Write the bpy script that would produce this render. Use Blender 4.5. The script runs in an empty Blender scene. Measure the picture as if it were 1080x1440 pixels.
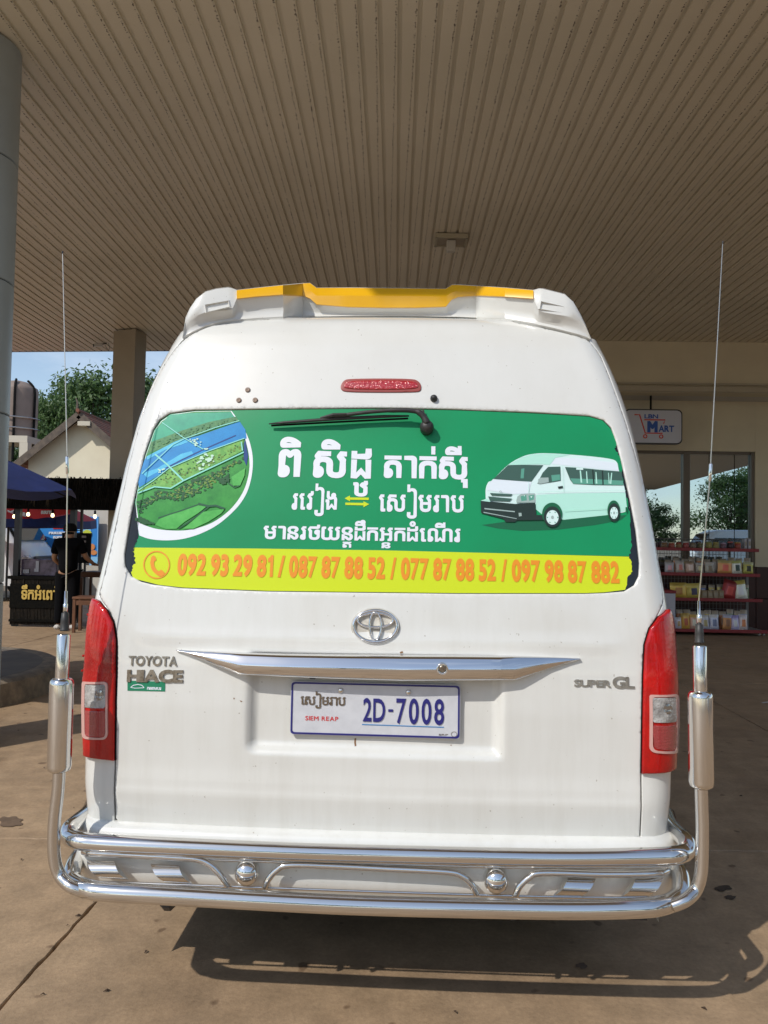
import bpy, bmesh, math, random
import numpy as np
from mathutils import Vector, Matrix
from mathutils.geometry import delaunay_2d_cdt
rnd = random.Random(7)
SC = bpy.context.scene
COL = SC.collection
rad = math.radians

# ------------------------------------------------------------------ camera, sky, sun, exposure
FPX, CAMZ, PITCH, ROLL = 1082.0, 1.48, rad(2.1), rad(1.0)
cam = bpy.data.objects.new('camera', bpy.data.cameras.new('camera'))
COL.objects.link(cam); SC.camera = cam
CAMR = (Matrix.Rotation(math.pi/2+PITCH, 3, 'X') @ Matrix.Rotation(ROLL, 3, 'Z'))
cam.matrix_world = Matrix.Translation((0, 0, CAMZ)) @ CAMR.to_4x4()
cam.data.sensor_fit = 'VERTICAL'; cam.data.sensor_height = 36; cam.data.lens = FPX/1440*36
cam.data.clip_end = 2000; cam.data.clip_start = 0.05
SC.view_settings.view_transform = 'Standard'; SC.view_settings.look = 'None'
SC.view_settings.exposure = 0.0; SC.view_settings.gamma = 1; SC.view_settings.use_curve_mapping = False
SUND = Vector((-0.75, -0.82, 1.0)).normalized()            # direction towards the sun
EL = math.asin(SUND.z); AZ = math.atan2(SUND.x, SUND.y)
sl = bpy.data.lights.new('sun', 'SUN'); sl.energy = 3.4; sl.angle = rad(0.6); sl.color = (1, .955, .89)
so = bpy.data.objects.new('sun', sl); COL.objects.link(so)
so.rotation_euler = SUND.to_track_quat('Z', 'Y').to_euler(); so.location = (-20, -20, 30)
W = bpy.data.worlds.new('World'); SC.world = W; W.use_nodes = True
nt = W.node_tree; bg = nt.nodes['Background']
sky = nt.nodes.new('ShaderNodeTexSky'); sky.sky_type = 'NISHITA'; sky.sun_disc = False
sky.sun_elevation = EL; sky.sun_rotation = AZ % (2*math.pi); sky.dust_density = 0.5; sky.air_density = 1.0
tc = nt.nodes.new('ShaderNodeTexCoord'); mp = nt.nodes.new('ShaderNodeMapping'); mp.inputs['Scale'].default_value = (1.6, 1.6, 5.0)
no = nt.nodes.new('ShaderNodeTexNoise'); no.inputs['Scale'].default_value = 2.1; no.inputs['Detail'].default_value = 7; no.inputs['Roughness'].default_value = .6
cr = nt.nodes.new('ShaderNodeValToRGB'); cr.color_ramp.elements[0].position = .50; cr.color_ramp.elements[1].position = .80
cr.color_ramp.elements[0].color = (.14, .14, .14, 1); cr.color_ramp.elements[1].color = (.85, .85, .85, 1)
mx = nt.nodes.new('ShaderNodeMix'); mx.data_type = 'RGBA'; mx.inputs[7].default_value = (5.0, 5.7, 6.7, 1)
L = nt.links.new
L(tc.outputs['Generated'], mp.inputs[0]); L(mp.outputs[0], no.inputs['Vector']); L(no.outputs['Fac'], cr.inputs[0])
L(cr.outputs[0], mx.inputs[0]); L(sky.outputs[0], mx.inputs[6]); L(mx.outputs[2], bg.inputs[0])
bg.inputs[1].default_value = 0.15

# ------------------------------------------------------------------ helpers
def ray(px, py):
    return CAMR @ Vector(((px-540)/FPX, -(py-720)/FPX, -1.0))
def at(px, py, Y):                                         # point of the photo at a known distance
    d = ray(px, py); return Vector((0, 0, CAMZ)) + d*(Y/d.y)
def onz(px, py, z=0.0):
    d = ray(px, py); return Vector((0, 0, CAMZ)) + d*((z-CAMZ)/d.z)

MATS = {}
def mat(name, col, rough=.5, metal=0., coat=0., var=None, vs=8., bump=0., bs=60., spec=None, emit=None, trans=0., alpha=1., streak=False):
    if name in MATS: return MATS[name]
    m = bpy.data.materials.new(name); m.use_nodes = True; t = m.node_tree; p = t.nodes['Principled BSDF']
    p.inputs['Base Color'].default_value = (*col, 1); p.inputs['Roughness'].default_value = rough
    p.inputs['Metallic'].default_value = metal; p.inputs['Coat Weight'].default_value = coat; p.inputs['Coat Roughness'].default_value = .06
    if spec is not None: p.inputs['Specular IOR Level'].default_value = spec
    if emit: p.inputs['Emission Color'].default_value = (*emit[:3], 1); p.inputs['Emission Strength'].default_value = emit[3]
    p.inputs['Transmission Weight'].default_value = trans; p.inputs['Alpha'].default_value = alpha
    c = t.nodes.new('ShaderNodeTexCoord')
    if var is not None:
        mpn = t.nodes.new('ShaderNodeMapping'); mpn.inputs['Scale'].default_value = (1, 1, .12 if streak else 1)
        n = t.nodes.new('ShaderNodeTexNoise'); n.inputs['Scale'].default_value = vs; n.inputs['Detail'].default_value = 6; n.inputs['Roughness'].default_value = .62
        r = t.nodes.new('ShaderNodeValToRGB'); r.color_ramp.elements[0].position = .38; r.color_ramp.elements[1].position = .68
        r.color_ramp.elements[0].color = (*col, 1); r.color_ramp.elements[1].color = (*var, 1)
        t.links.new(c.outputs['Object'], mpn.inputs[0]); t.links.new(mpn.outputs[0], n.inputs['Vector'])
        t.links.new(n.outputs['Fac'], r.inputs[0]); t.links.new(r.outputs[0], p.inputs['Base Color'])
    if bump:
        n2 = t.nodes.new('ShaderNodeTexNoise'); n2.inputs['Scale'].default_value = bs; n2.inputs['Detail'].default_value = 4
        b = t.nodes.new('ShaderNodeBump'); b.inputs['Strength'].default_value = bump; b.inputs['Distance'].default_value = .01
        t.links.new(c.outputs['Object'], n2.inputs['Vector']); t.links.new(n2.outputs['Fac'], b.inputs['Height']); t.links.new(b.outputs[0], p.inputs['Normal'])
    MATS[name] = m; return m

def tag(o, label=None, cat=None, group=None, kind=None):
    if label: o['label'] = label
    if cat: o['category'] = cat
    if group: o['group'] = group
    if kind: o['kind'] = kind
    return o
def empty(name, loc=(0, 0, 0), rz=0., label=None, cat=None, group=None):
    o = bpy.data.objects.new(name, None); COL.objects.link(o); o.location = loc; o.rotation_euler = (0, 0, rz)
    o.empty_display_size = .1
    return tag(o, label, cat, group)
def mobj(name, vs, fs, ms, parent=None, smooth=False, mi=None):
    me = bpy.data.meshes.new(name); me.from_pydata([tuple(v) for v in vs], [], [tuple(int(i) for i in f) for f in fs])
    for m in (ms if isinstance(ms, (list, tuple)) else [ms]): me.materials.append(m)
    if mi is not None: me.polygons.foreach_set('material_index', list(mi))
    if smooth: me.polygons.foreach_set('use_smooth', [True]*len(me.polygons))
    me.update()
    o = bpy.data.objects.new(name, me); COL.objects.link(o)
    if parent: o.parent = parent
    return o
class MB:
    def __init__(s): s.v = []; s.f = []; s.mi = []
    def add(s, vs, fs, mi=0):
        b = len(s.v); s.v += [tuple(v) for v in vs]; s.f += [tuple(b+i for i in f) for f in fs]; s.mi += [mi]*len(fs); return s
    def box(s, c, d, mi=0, rot=None, bev=0.):
        x, y, z = d[0]/2, d[1]/2, d[2]/2
        if bev:
            b = min(bev, x*.9, y*.9, z*.9); V = []
            for sx in (-1, 1):
                for sy in (-1, 1):
                    for sz in (-1, 1):
                        V += [(sx*x, sy*(y-b), sz*(z-b)), (sx*(x-b), sy*y, sz*(z-b)), (sx*(x-b), sy*(y-b), sz*z)]
            bm = bmesh.new(); [bm.verts.new(v) for v in V]; bmesh.ops.convex_hull(bm, input=bm.verts)
            bm.verts.index_update(); V = [v.co.copy() for v in bm.verts]; Fc = [[v.index for v in f.verts] for f in bm.faces]; bm.free()
        else:
            V = [Vector((a*x, b*y, e*z)) for a in (-1, 1) for b in (-1, 1) for e in (-1, 1)]
            Fc = [(0, 1, 3, 2), (4, 6, 7, 5), (0, 4, 5, 1), (2, 3, 7, 6), (0, 2, 6, 4), (1, 5, 7, 3)]
        V = [Vector(v) for v in V]
        if rot is not None: V = [rot @ v for v in V]
        return s.add([v+Vector(c) for v in V], Fc, mi)
    def tube(s, pts, r, n=12, mi=0, caps=True, up=None):
        pts = [Vector(p) for p in pts]; rs = r if isinstance(r, (list, tuple)) else [r]*len(pts)
        V = []; Fc = []; prev = None
        for i, p in enumerate(pts):
            d = (pts[min(i+1, len(pts)-1)]-pts[max(i-1, 0)]).normalized()
            if prev is None:
                a = Vector((0, 0, 1)) if abs(d.z) < .9 else Vector((0, 1, 0)); u = d.cross(a).normalized()
            else: u = (prev-d*prev.dot(d)).normalized()
            prev = u; w = d.cross(u)
            for k in range(n):
                t = 2*math.pi*k/n; V.append(p+(u*math.cos(t)+w*math.sin(t))*rs[i])
        for i in range(len(pts)-1):
            for k in range(n):
                a = i*n+k; b = i*n+(k+1) % n; Fc.append((a, b, b+n, a+n))
        if caps: Fc.append(tuple(range(n))[::-1]); Fc.append(tuple((len(pts)-1)*n+k for k in range(n)))
        return s.add(V, Fc, mi)
    def lathe(s, prof, c=(0, 0, 0), n=24, axis=Vector((0, 0, 1)), mi=0):
        q = Vector((0, 0, 1)).rotation_difference(Vector(axis).normalized()); V = []; Fc = []
        for r, z in prof:
            for k in range(n):
                t = 2*math.pi*k/n; V.append(q @ Vector((r*math.cos(t), r*math.sin(t), z))+Vector(c))
        for i in range(len(prof)-1):
            for k in range(n):
                a = i*n+k; b = i*n+(k+1) % n; Fc.append((a, b, b+n, a+n))
        if prof[0][0] > 1e-6: Fc.append(tuple(range(n))[::-1])
        if prof[-1][0] > 1e-6: Fc.append(tuple((len(prof)-1)*n+k for k in range(n)))
        return s.add(V, Fc, mi)
    def quad(s, a, b, c, d, mi=0): return s.add([a, b, c, d], [(0, 1, 2, 3)], mi)
    def build(s, name, ms, parent=None, smooth=False, label=None):
        o = mobj(name, s.v, s.f, ms, parent, smooth, s.mi)
        if label: o['label'] = label
        return o
def autosmooth(o, ang=35):
    me = o.data; bm = bmesh.new(); bm.from_mesh(me); bmesh.ops.remove_doubles(bm, verts=bm.verts, dist=1e-6)
    bmesh.ops.recalc_face_normals(bm, faces=bm.faces)
    for f in bm.faces: f.smooth = True
    for e in bm.edges:
        if len(e.link_faces) == 2 and e.calc_face_angle(0) > rad(ang): e.smooth = False
    bm.to_mesh(me); bm.free(); return o
def prism(pts, z0, z1, m_, parent, name, label=None):
    n = len(pts); V = [(x, y, z0) for x, y in pts]+[(x, y, z1) for x, y in pts]; Fs = [tuple(range(n))[::-1], tuple(range(n, 2*n))]+[(k, (k+1) % n, (k+1) % n+n, k+n) for k in range(n)]
    return mobj(name, V, Fs, m_, parent)
def catmull(P, n=6):
    P = [Vector(p) for p in P]; out = []
    for i in range(len(P)-1):
        a = P[max(i-1, 0)]; b = P[i]; c = P[i+1]; d = P[min(i+2, len(P)-1)]
        for k in range(n):
            t = k/n; out.append(.5*((2*b)+(c-a)*t+(2*a-5*b+4*c-d)*t*t+(3*b-a-3*c+d)*t**3))
    out.append(P[-1]); return out
def copy_tree(o, parent=None):
    c = o.copy(); COL.objects.link(c); c.parent = parent
    for ch in list(o.children): copy_tree(ch, c)
    return c

# ---- planar fill of any set of closed loops (nonzero winding), with optional inner points
def winding(pts, loops):
    w = np.zeros(len(pts), int)
    for lp in loops:
        a = np.asarray(lp, float); b = np.roll(a, -1, 0)
        for i in range(0, len(pts), 4000):
            p = pts[i:i+4000]; py = p[:, 1][:, None]
            up = (a[:, 1][None] <= py) & (b[:, 1][None] > py); dn = (a[:, 1][None] > py) & (b[:, 1][None] <= py)
            cr_ = (b[:, 0]-a[:, 0])[None]*(py-a[:, 1][None])-(p[:, 0][:, None]-a[:, 0][None])*(b[:, 1]-a[:, 1])[None]
            w[i:i+4000] += (up & (cr_ > 0)).sum(1)-(dn & (cr_ < 0)).sum(1)
    return w
def fill(loops, spacing=None, evenodd=False, extra=None):
    V = []; Ed = []
    for lp in loops:
        b = len(V); n = len(lp); V += [Vector((float(p[0]), float(p[1]))) for p in lp]; Ed += [(b+i, b+(i+1) % n) for i in range(n)]
    A = np.vstack([np.asarray(l, float) for l in loops]); mn = A.min(0); mxx = A.max(0)
    if spacing:
        def grd(sp): return np.stack(np.meshgrid(np.arange(math.floor(mn[0]/sp)*sp, mxx[0], sp), np.arange(math.floor(mn[1]/sp)*sp, mxx[1], sp)), -1).reshape(-1, 2)
        if isinstance(spacing, tuple):                       # coarse in the flat middle, fine where the surface rounds off
            a_, b_ = grd(spacing[0]), grd(spacing[1]); G = np.vstack([a_[np.abs(a_[:, 0]) < .69], b_[np.abs(b_[:, 0]) >= .69]]); spacing = spacing[1]
        else: G = grd(spacing)
        ww = winding(G, loops)
        G = G[(ww % 2 == 1) if evenodd else (ww != 0)]
        keep = np.ones(len(G), bool)
        for i in range(0, len(A), 200):
            d = np.sqrt(((G[:, None]-A[None, i:i+200])**2).sum(-1)).min(1); keep &= d > spacing*.45
        V += [Vector(g) for g in G[keep]]
    if extra is not None: V += [Vector(e) for e in extra]
    r = delaunay_2d_cdt(V, Ed, [], 0, 1e-7)
    ov = np.array([tuple(v) for v in r[0]]); tri = np.array([f for f in r[2] if len(f) == 3])
    c = ov[tri].mean(1); w = winding(c, loops); tri = tri[(w % 2 == 1) if evenodd else (w != 0)]
    a, b, d = ov[tri[:, 0]], ov[tri[:, 1]], ov[tri[:, 2]]
    sg = (b[:, 0]-a[:, 0])*(d[:, 1]-a[:, 1])-(b[:, 1]-a[:, 1])*(d[:, 0]-a[:, 0])
    tri[sg < 0] = tri[sg < 0][:, ::-1]
    el_ = np.sqrt(np.maximum.reduce([((a-b)**2).sum(1), ((b-d)**2).sum(1), ((a-d)**2).sum(1)]))
    return ov, tri[np.abs(sg)/np.maximum(el_, 1e-9) > 4e-5]
def boundary(tri):
    d = {}
    for t in tri:
        for k in range(3):
            a, b = int(t[k]), int(t[(k+1) % 3]); d[(a, b)] = 1
    return [e for e in d if (e[1], e[0]) not in d]
def densify(lp, step):
    out = []
    n = len(lp)
    for i in range(n):
        a = np.array(lp[i], float); b = np.array(lp[(i+1) % n], float); k = max(1, int(np.hypot(*(b-a))/step))
        out += [tuple(a+(b-a)*j/k) for j in range(k)]
    return out
def smoothloop(lp, it=1):                                   # Chaikin corner cutting
    for _ in range(it):
        o = []
        for i in range(len(lp)):
            a = np.array(lp[i], float); b = np.array(lp[(i+1) % len(lp)], float); o += [tuple(a*.75+b*.25), tuple(a*.25+b*.75)]
        lp = o
    return lp

# ---- lettering: outlines of the built-in text face, cleaned, emboldened and filled
_gc = {}
def glyph(ch):
    if ch in _gc: return _gc[ch]
    if ch == '1': h = bbox(glyph('0'))[3]; _gc[ch] = [np.array([(.15, 0), (.25, 0), (.25, h), (.17, h), (.13, h*.91), (.02, h*.84), (.02, h*.74), (.15, h*.79)])]; return _gc[ch]
    c = bpy.data.curves.new('g', 'FONT'); c.body = ch; c.size = 1; c.resolution_u = 3
    o = bpy.data.objects.new('g', c); COL.objects.link(o)
    bpy.context.view_layer.update()
    cu = o.to_curve(bpy.context.evaluated_depsgraph_get())
    loops = []
    for s in cu.splines:
        bp = s.bezier_points; n = len(bp); lp = []
        if n == 0: continue
        for i in range(n):
            a = bp[i]; b = bp[(i+1) % n]; p0, p1, p2, p3 = a.co, a.handle_right, b.handle_left, b.co
            straight = abs((p3-p0).cross(p1-p0).length)+abs((p3-p0).cross(p2-p0).length) < 1e-6
            for k in range(1 if straight else 4):
                t = k/4; q = p0*(1-t)**3+p1*3*t*(1-t)**2+p2*3*t*t*(1-t)+p3*t**3; lp.append((q.x, q.y))
        q = [lp[0]]
        for p in lp[1:]:
            if abs(p[0]-q[-1][0])+abs(p[1]-q[-1][1]) > 1e-5: q.append(p)
        if len(q) > 2: loops.append(np.array(q))
    o.to_curve_clear(); bpy.data.objects.remove(o); bpy.data.curves.remove(c)
    # drop the dotted circle some Khmer vowels carry
    if '\u1780' <= ch <= '\u17ff':
        loops = [l for l in loops if not (np.ptp(l[:, 0]) < .06 and np.ptp(l[:, 1]) < .06)]
    _gc[ch] = loops; return loops
def bbox(ls): A = np.vstack(ls); return A[:, 0].min(), A[:, 0].max(), A[:, 1].min(), A[:, 1].max()
def area(l): x, y = l[:, 0], l[:, 1]; return .5*(x*np.roll(y, -1)-y*np.roll(x, -1)).sum()
def bold(ls, o):
    if not ls: return ls
    big = max(ls, key=lambda l: abs(area(l))); sgn = 1 if area(big) > 0 else -1
    out = []
    for l in ls:
        d = np.roll(l, -1, 0)-l; d /= np.maximum(np.hypot(d[:, 0], d[:, 1])[:, None], 1e-9); n = np.stack([d[:, 1], -d[:, 0]], 1)
        n0 = np.roll(n, 1, 0); m = n+n0; m /= np.maximum(np.hypot(m[:, 0], m[:, 1])[:, None], .6)
        out.append(l+m*o*sgn)
    return out
def shift(ls, dx=0, dy=0, sx=1, sy=1): return [l*np.array([sx, sy])+np.array([dx, dy]) for l in ls]
def line(s, gap=.06, space=.28, bo=0.):                    # latin line
    x = 0; out = []
    for ch in s:
        if ch == ' ': x += space; continue
        g = glyph(ch); b = bbox(g); x += .04*(ch == '1'); out += bold(shift(g, x-b[0]), bo); x += b[1]-b[0]+gap
    return out
SUBS = {'ឋ': lambda: shift(glyph('ឋ'), 0, 0, .62, .5), 'ត': lambda: shift(glyph('ត'), 0, 0, .8, .42), 'ន': lambda: shift(glyph('ន'), 0, 0, .8, .42)}
def khmer(clusters, gap=.07, bo=0.):
    """clusters: (base, [marks], [subscript]); marks centred above or below, split vowels wrapped round the base"""
    x = 0; out = []
    for cl in clusters:
        if cl == ' ': x += .35; continue
        base, marks, sub = (cl+('', ''))[:3]
        post = None
        for mk in marks:
            if mk in 'ៀើោៅេ':
                g = glyph(mk); b = bbox(g); mid = (b[0]+b[1])/2
                pre = [l for l in g if l[:, 0].mean() < b[0]+(b[1]-b[0])*.36]
                rest = [l for l in g if l[:, 0].mean() >= b[0]+(b[1]-b[0])*.36]
                if mk == 'េ': pre, rest = g, []
                bb = bbox(pre); out += bold(shift(pre, x-bb[0]), bo); x += bb[1]-bb[0]+gap
                post = (mk, rest)
        g = glyph(base); b = bbox(g); g = shift(g, x-b[0]); out += bold(g, bo); x0 = x; x1 = x+b[1]-b[0]; x = x1+gap
        for mk in marks:
            if mk in 'ិីឹ៊់ំុ':
                m = glyph(mk); mb = bbox(m); w = mb[1]-mb[0]
                cx = (x0+x1)/2
                if mk in 'ុ': cx = x1-w/2
                if mk in '់': cx = x1-w
                out += bold(shift(m, cx-w/2-mb[0]), bo*.9)
        if sub:
            m = SUBS[sub](); mb = bbox(m); out += bold(shift(m, (x0+x1)/2-(mb[0]+mb[1])/2, -.1-mb[3]), bo*.7)
        if post:
            mk, rest = post; rb = bbox(rest) if rest else None
            if mk == 'ើ': out += bold(shift(rest, (x0+x1)/2-(rb[0]+rb[1])/2), bo)
            elif rest: out += bold(shift(rest, x-rb[0]), bo); x += rb[1]-rb[0]+gap
    return out

# ------------------------------------------------------------------ materials
M_white = mat('white_paint', (.685, .685, .65), .28, coat=.6, var=(.645, .64, .60), vs=2.2)
def dusty(m):
    t = m.node_tree; p = t.nodes['Principled BSDF']; N = t.nodes.new; src = p.inputs['Base Color'].links[0].from_socket
    c = N('ShaderNodeTexCoord'); mp1 = N('ShaderNodeMapping'); mp1.inputs['Scale'].default_value = (9, 9, .9); t.links.new(c.outputs['Object'], mp1.inputs[0])
    n1 = N('ShaderNodeTexNoise'); n1.inputs['Scale'].default_value = 2.2; n1.inputs['Detail'].default_value = 7; n1.inputs['Roughness'].default_value = .65; t.links.new(mp1.outputs[0], n1.inputs['Vector'])
    sx = N('ShaderNodeSeparateXYZ'); t.links.new(c.outputs['Object'], sx.inputs[0]); mr = N('ShaderNodeMapRange'); mr.inputs[1].default_value = 2.2; mr.inputs[2].default_value = .45; mr.inputs[3].default_value = .05; mr.inputs[4].default_value = .20; t.links.new(sx.outputs[2], mr.inputs[0])
    r1 = N('ShaderNodeMapRange'); r1.inputs[1].default_value = .44; r1.inputs[2].default_value = .74; t.links.new(n1.outputs['Fac'], r1.inputs[0])
    mu = N('ShaderNodeMath'); mu.operation = 'MULTIPLY'; t.links.new(r1.outputs[0], mu.inputs[0]); t.links.new(mr.outputs[0], mu.inputs[1])
    x = N('ShaderNodeMix'); x.data_type = 'RGBA'; t.links.new(mu.outputs[0], x.inputs[0]); t.links.new(src, x.inputs[6]); x.inputs[7].default_value = (.43, .40, .33, 1)
    n2 = N('ShaderNodeTexNoise'); n2.inputs['Scale'].default_value = 95; n2.inputs['Detail'].default_value = 1; t.links.new(c.outputs['Object'], n2.inputs['Vector'])
    r2 = N('ShaderNodeMapRange'); r2.inputs[1].default_value = .77; r2.inputs[2].default_value = .80; r2.inputs[4].default_value = .55; t.links.new(n2.outputs['Fac'], r2.inputs[0])
    x2 = N('ShaderNodeMix'); x2.data_type = 'RGBA'; t.links.new(r2.outputs[0], x2.inputs[0]); t.links.new(x.outputs[2], x2.inputs[6]); x2.inputs[7].default_value = (.22, .17, .11, 1); t.links.new(x2.outputs[2], p.inputs['Base Color'])
    n3 = N('ShaderNodeTexNoise'); n3.inputs['Scale'].default_value = 2.6; n3.inputs['Detail'].default_value = 1; b = N('ShaderNodeBump'); b.inputs['Strength'].default_value = .25; b.inputs['Distance'].default_value = .01; t.links.new(c.outputs['Object'], n3.inputs['Vector']); t.links.new(n3.outputs['Fac'], b.inputs['Height']); t.links.new(b.outputs[0], p.inputs['Normal']); t.links.new(b.outputs[0], p.inputs['Coat Normal'])
    mr2 = N('ShaderNodeMapRange'); mr2.inputs[3].default_value = .24; mr2.inputs[4].default_value = .42; t.links.new(n1.outputs['Fac'], mr2.inputs[0]); t.links.new(mr2.outputs[0], p.inputs['Roughness'])
dusty(M_white); M_white.node_tree.nodes['Principled BSDF'].inputs['Coat Weight'].default_value = .8
M_gap = mat('black_gap', (.006, .006, .006), .9, spec=.2)
M_rubber = mat('black_rubber', (.02, .02, .021), .5, var=(.035, .033, .03), vs=30)
M_chrome = mat('chrome', (.80, .79, .77), .07, 1.)
M_steel = mat('polished_steel', (.74, .72, .69), .13, 1., bump=.03, bs=9)
M_steel2 = mat('worn_polished_steel', (.70, .68, .65), .17, 1., bump=.05, bs=14)
M_glassblk = mat('dark_window_glass', (.008, .009, .009), .05, spec=.6)
M_red = mat('red_lens', (.52, .004, .003), .12, coat=.5, spec=.4, var=(.26, .002, .002), vs=7, bump=.15, bs=90)
M_redlow = mat('dull_red_lens', (.36, .05, .05), .12, coat=1., bump=.3, bs=160)
M_clearlens = mat('clear_lens', (.50, .49, .47), .10, coat=1., var=(.20, .19, .18), vs=40, bump=.4, bs=150)
M_lensrim = mat('lens_rim', (.62, .36, .32), .18, coat=1.)
M_yel = mat('yellow_paint', (.78, .42, .006), .3, coat=.5, var=(.74, .38, .006), vs=6)
M_tyre = mat('tyre_rubber', (.022, .022, .022), .85)
M_rim = mat('wheel_rim', (.45, .45, .46), .3, .9)
M_dark = mat('dark_plastic', (.03, .03, .032), .45)
M_conc = None

def ground_mat():
    m = bpy.data.materials.new('stained_concrete'); m.use_nodes = True; t = m.node_tree; p = t.nodes['Principled BSDF']; N = t.nodes.new
    geo = N('ShaderNodeNewGeometry')
    def noise(sc, det=6, ro=.6, vec=None, mscale=None):
        n = N('ShaderNodeTexNoise'); n.inputs['Scale'].default_value = sc; n.inputs['Detail'].default_value = det; n.inputs['Roughness'].default_value = ro
        if mscale:
            mm = N('ShaderNodeMapping'); mm.inputs['Scale'].default_value = mscale; t.links.new(geo.outputs['Position'], mm.inputs[0]); t.links.new(mm.outputs[0], n.inputs['Vector'])
        else: t.links.new(geo.outputs['Position'], n.inputs['Vector'])
        return n
    def ramp(n, a, b, ca, cb):
        r = N('ShaderNodeValToRGB'); r.color_ramp.elements[0].position = a; r.color_ramp.elements[1].position = b
        r.color_ramp.elements[0].color = (*ca, 1); r.color_ramp.elements[1].color = (*cb, 1); t.links.new(n.outputs['Fac'], r.inputs[0]); return r
    def mix(f, a, b, mode='MIX', fac=None):
        x = N('ShaderNodeMix'); x.data_type = 'RGBA'; x.blend_type = mode
        if fac is not None: x.inputs[0].default_value = fac
        else: t.links.new(f.outputs[0], x.inputs[0])
        t.links.new(a, x.inputs[6]); t.links.new(b, x.inputs[7]); return x
    base = ramp(noise(.9), .3, .72, (.325, .225, .137), (.42, .30, .187))
    med = ramp(noise(6.5, 8, .65), .3, .7, (.72, .71, .69), (1.10, 1.08, 1.06))
    m1 = mix(None, base.outputs[0], med.outputs[0], 'MULTIPLY', 1.)
    stain = ramp(noise(1.7, 5, .55), .60, .72, (1, 1, 1), (.62, .58, .54))
    m2 = mix(None, m1.outputs[2], stain.outputs[0], 'MULTIPLY', .8)
    str_ = ramp(noise(3, 5, .6, mscale=(1.2, .22, 1)), .55, .75, (1, 1, 1), (.78, .76, .75))
    m3 = mix(None, m2.outputs[2], str_.outputs[0], 'MULTIPLY', .7)
    grit = ramp(noise(160, 2, .5), .62, .75, (1, 1, 1), (.6, .57, .55))
    m4 = mix(None, m3.outputs[2], grit.outputs[0], 'MULTIPLY', .6)
    spot = ramp(noise(9, 1, .4), .71, .745, (1, 1, 1), (.42, .37, .34))
    m5 = mix(None, m4.outputs[2], spot.outputs[0], 'MULTIPLY', .8)
    fine = ramp(noise(55, 6, .7), .34, .66, (.84, .83, .82), (1.08, 1.08, 1.07)); m6 = mix(None, m5.outputs[2], fine.outputs[0], 'MULTIPLY', 1.)
    track = ramp(noise(1.1, 3, .5, mscale=(.35, 3.2, 1)), .56, .70, (1, 1, 1), (.80, .78, .77)); m7 = mix(None, m6.outputs[2], track.outputs[0], 'MULTIPLY', .8)
    t.links.new(m7.outputs[2], p.inputs['Base Color']); 
    rr = ramp(noise(2.2), .35, .7, (.55,)*3, (.85,)*3); t.links.new(rr.outputs[0], p.inputs['Roughness'])
    b = N('ShaderNodeBump'); b.inputs['Strength'].default_value = .35; b.inputs['Distance'].default_value = .004
    t.links.new(noise(90, 5).outputs['Fac'], b.inputs['Height']); t.links.new(b.outputs[0], p.inputs['Normal'])
    return m
M_conc = ground_mat()

# ------------------------------------------------------------------ ground and slabs
g = MB(); g.quad((-300, -300, -.018), (300, -300, -.018), (300, 400, -.018), (-300, 400, -.018))
ground = g.build('ground', mat('dusty_earth', (.22, .155, .10), .9, var=(.15, .11, .075), vs=.6)); tag(ground, kind='structure')
fc = empty('forecourt'); tag(fc, kind='structure')
jx = [-1.145+4.1*k for k in range(-6, 7)]; jy = [3.80+4.6*k for k in range(-5, 4)]
SK = .05                                                    # joints run a little askew to the camera
for i in range(len(jx)-1):
    for j in range(len(jy)-1):
        x0, x1, y0, y1 = jx[i]+.0045, jx[i+1]-.0045, jy[j]+.004, jy[j+1]-.004
        r2 = random.Random(i*31+j)
        lp = []
        near = -2 <= y0 <= 9 and abs(x0) < 9
        st = .045 if near else 5
        def edge(a, b):
            n = max(1, int(math.dist(a, b)/st))
            for k in range(n):
                t = k/n; jt = .0026 if near and 0 < k else 0
                lp.append((a[0]+(b[0]-a[0])*t+r2.gauss(0, jt), a[1]+(b[1]-a[1])*t+r2.gauss(0, jt)))
        edge((x0, y0), (x1, y0)); edge((x1, y0), (x1, y1)); edge((x1, y1), (x0, y1)); edge((x0, y1), (x0, y0))
        lp = [(x+SK*(y-3)*1., y) for x, y in lp]
        n = len(lp); cx = sum(p[0] for p in lp)/n; cy = sum(p[1] for p in lp)/n
        top = [(x+(cx-x)*.0015, y+(cy-y)*.0015, 0) for x, y in lp]; low = [(x, y, -.004) for x, y in lp]; bot = [(x, y, -.022) for x, y in lp]
        V = top+low+bot; Fs = [tuple(range(n))]
        for k in range(n):
            k2 = (k+1) % n; Fs += [(k+n, k2+n, k2, k), (k+2*n, k2+2*n, k2+n, k+n)]
        mobj('concrete_slab', V, Fs, M_conc, fc)
# painted line far left, beyond the stall
# ------------------------------------------------------------------ the passenger van: rear surface
VX, VY, VYAW = -.02, 2.40, rad(-2.0)
van = empty('passenger_van', (VX, VY, 0), VYAW, 'white high roof passenger van seen from behind with a green and yellow printed rear window', 'van')
bpy.context.view_layer.update()
_zt = np.linspace(.3, 2.32, 1200)
_w = np.interp(_zt, [.3, .5, .70, .8, .93, 1.02, 1.1, 1.16, 1.22, 1.28, 1.34, 1.43, 1.52, 1.62, 1.72, 1.82, 1.89, 1.975, 2.025, 2.08, 2.135, 2.19, 2.235, 2.265, 2.29, 2.31],
               [.92, .930, .943, .947, .952, .954, .953, .951, .948, .943, .934, .921, .910, .896, .8825, .867, .854, .834, .820, .803, .784, .762, .745, .715, .64, .50])
_y = np.interp(_zt, [.3, .50, .60, .665, .68, .76, .95, 1.08, 1.2, 1.35, 1.6, 1.9, 2.05, 2.15, 2.20, 2.24, 2.27, 2.29, 2.31],
               [.02, .012, .004, -.004, -.006, 0, 0, .008, .022, .043, .085, .147, .188, .222, .242, .268, .31, .37, .48])
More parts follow.
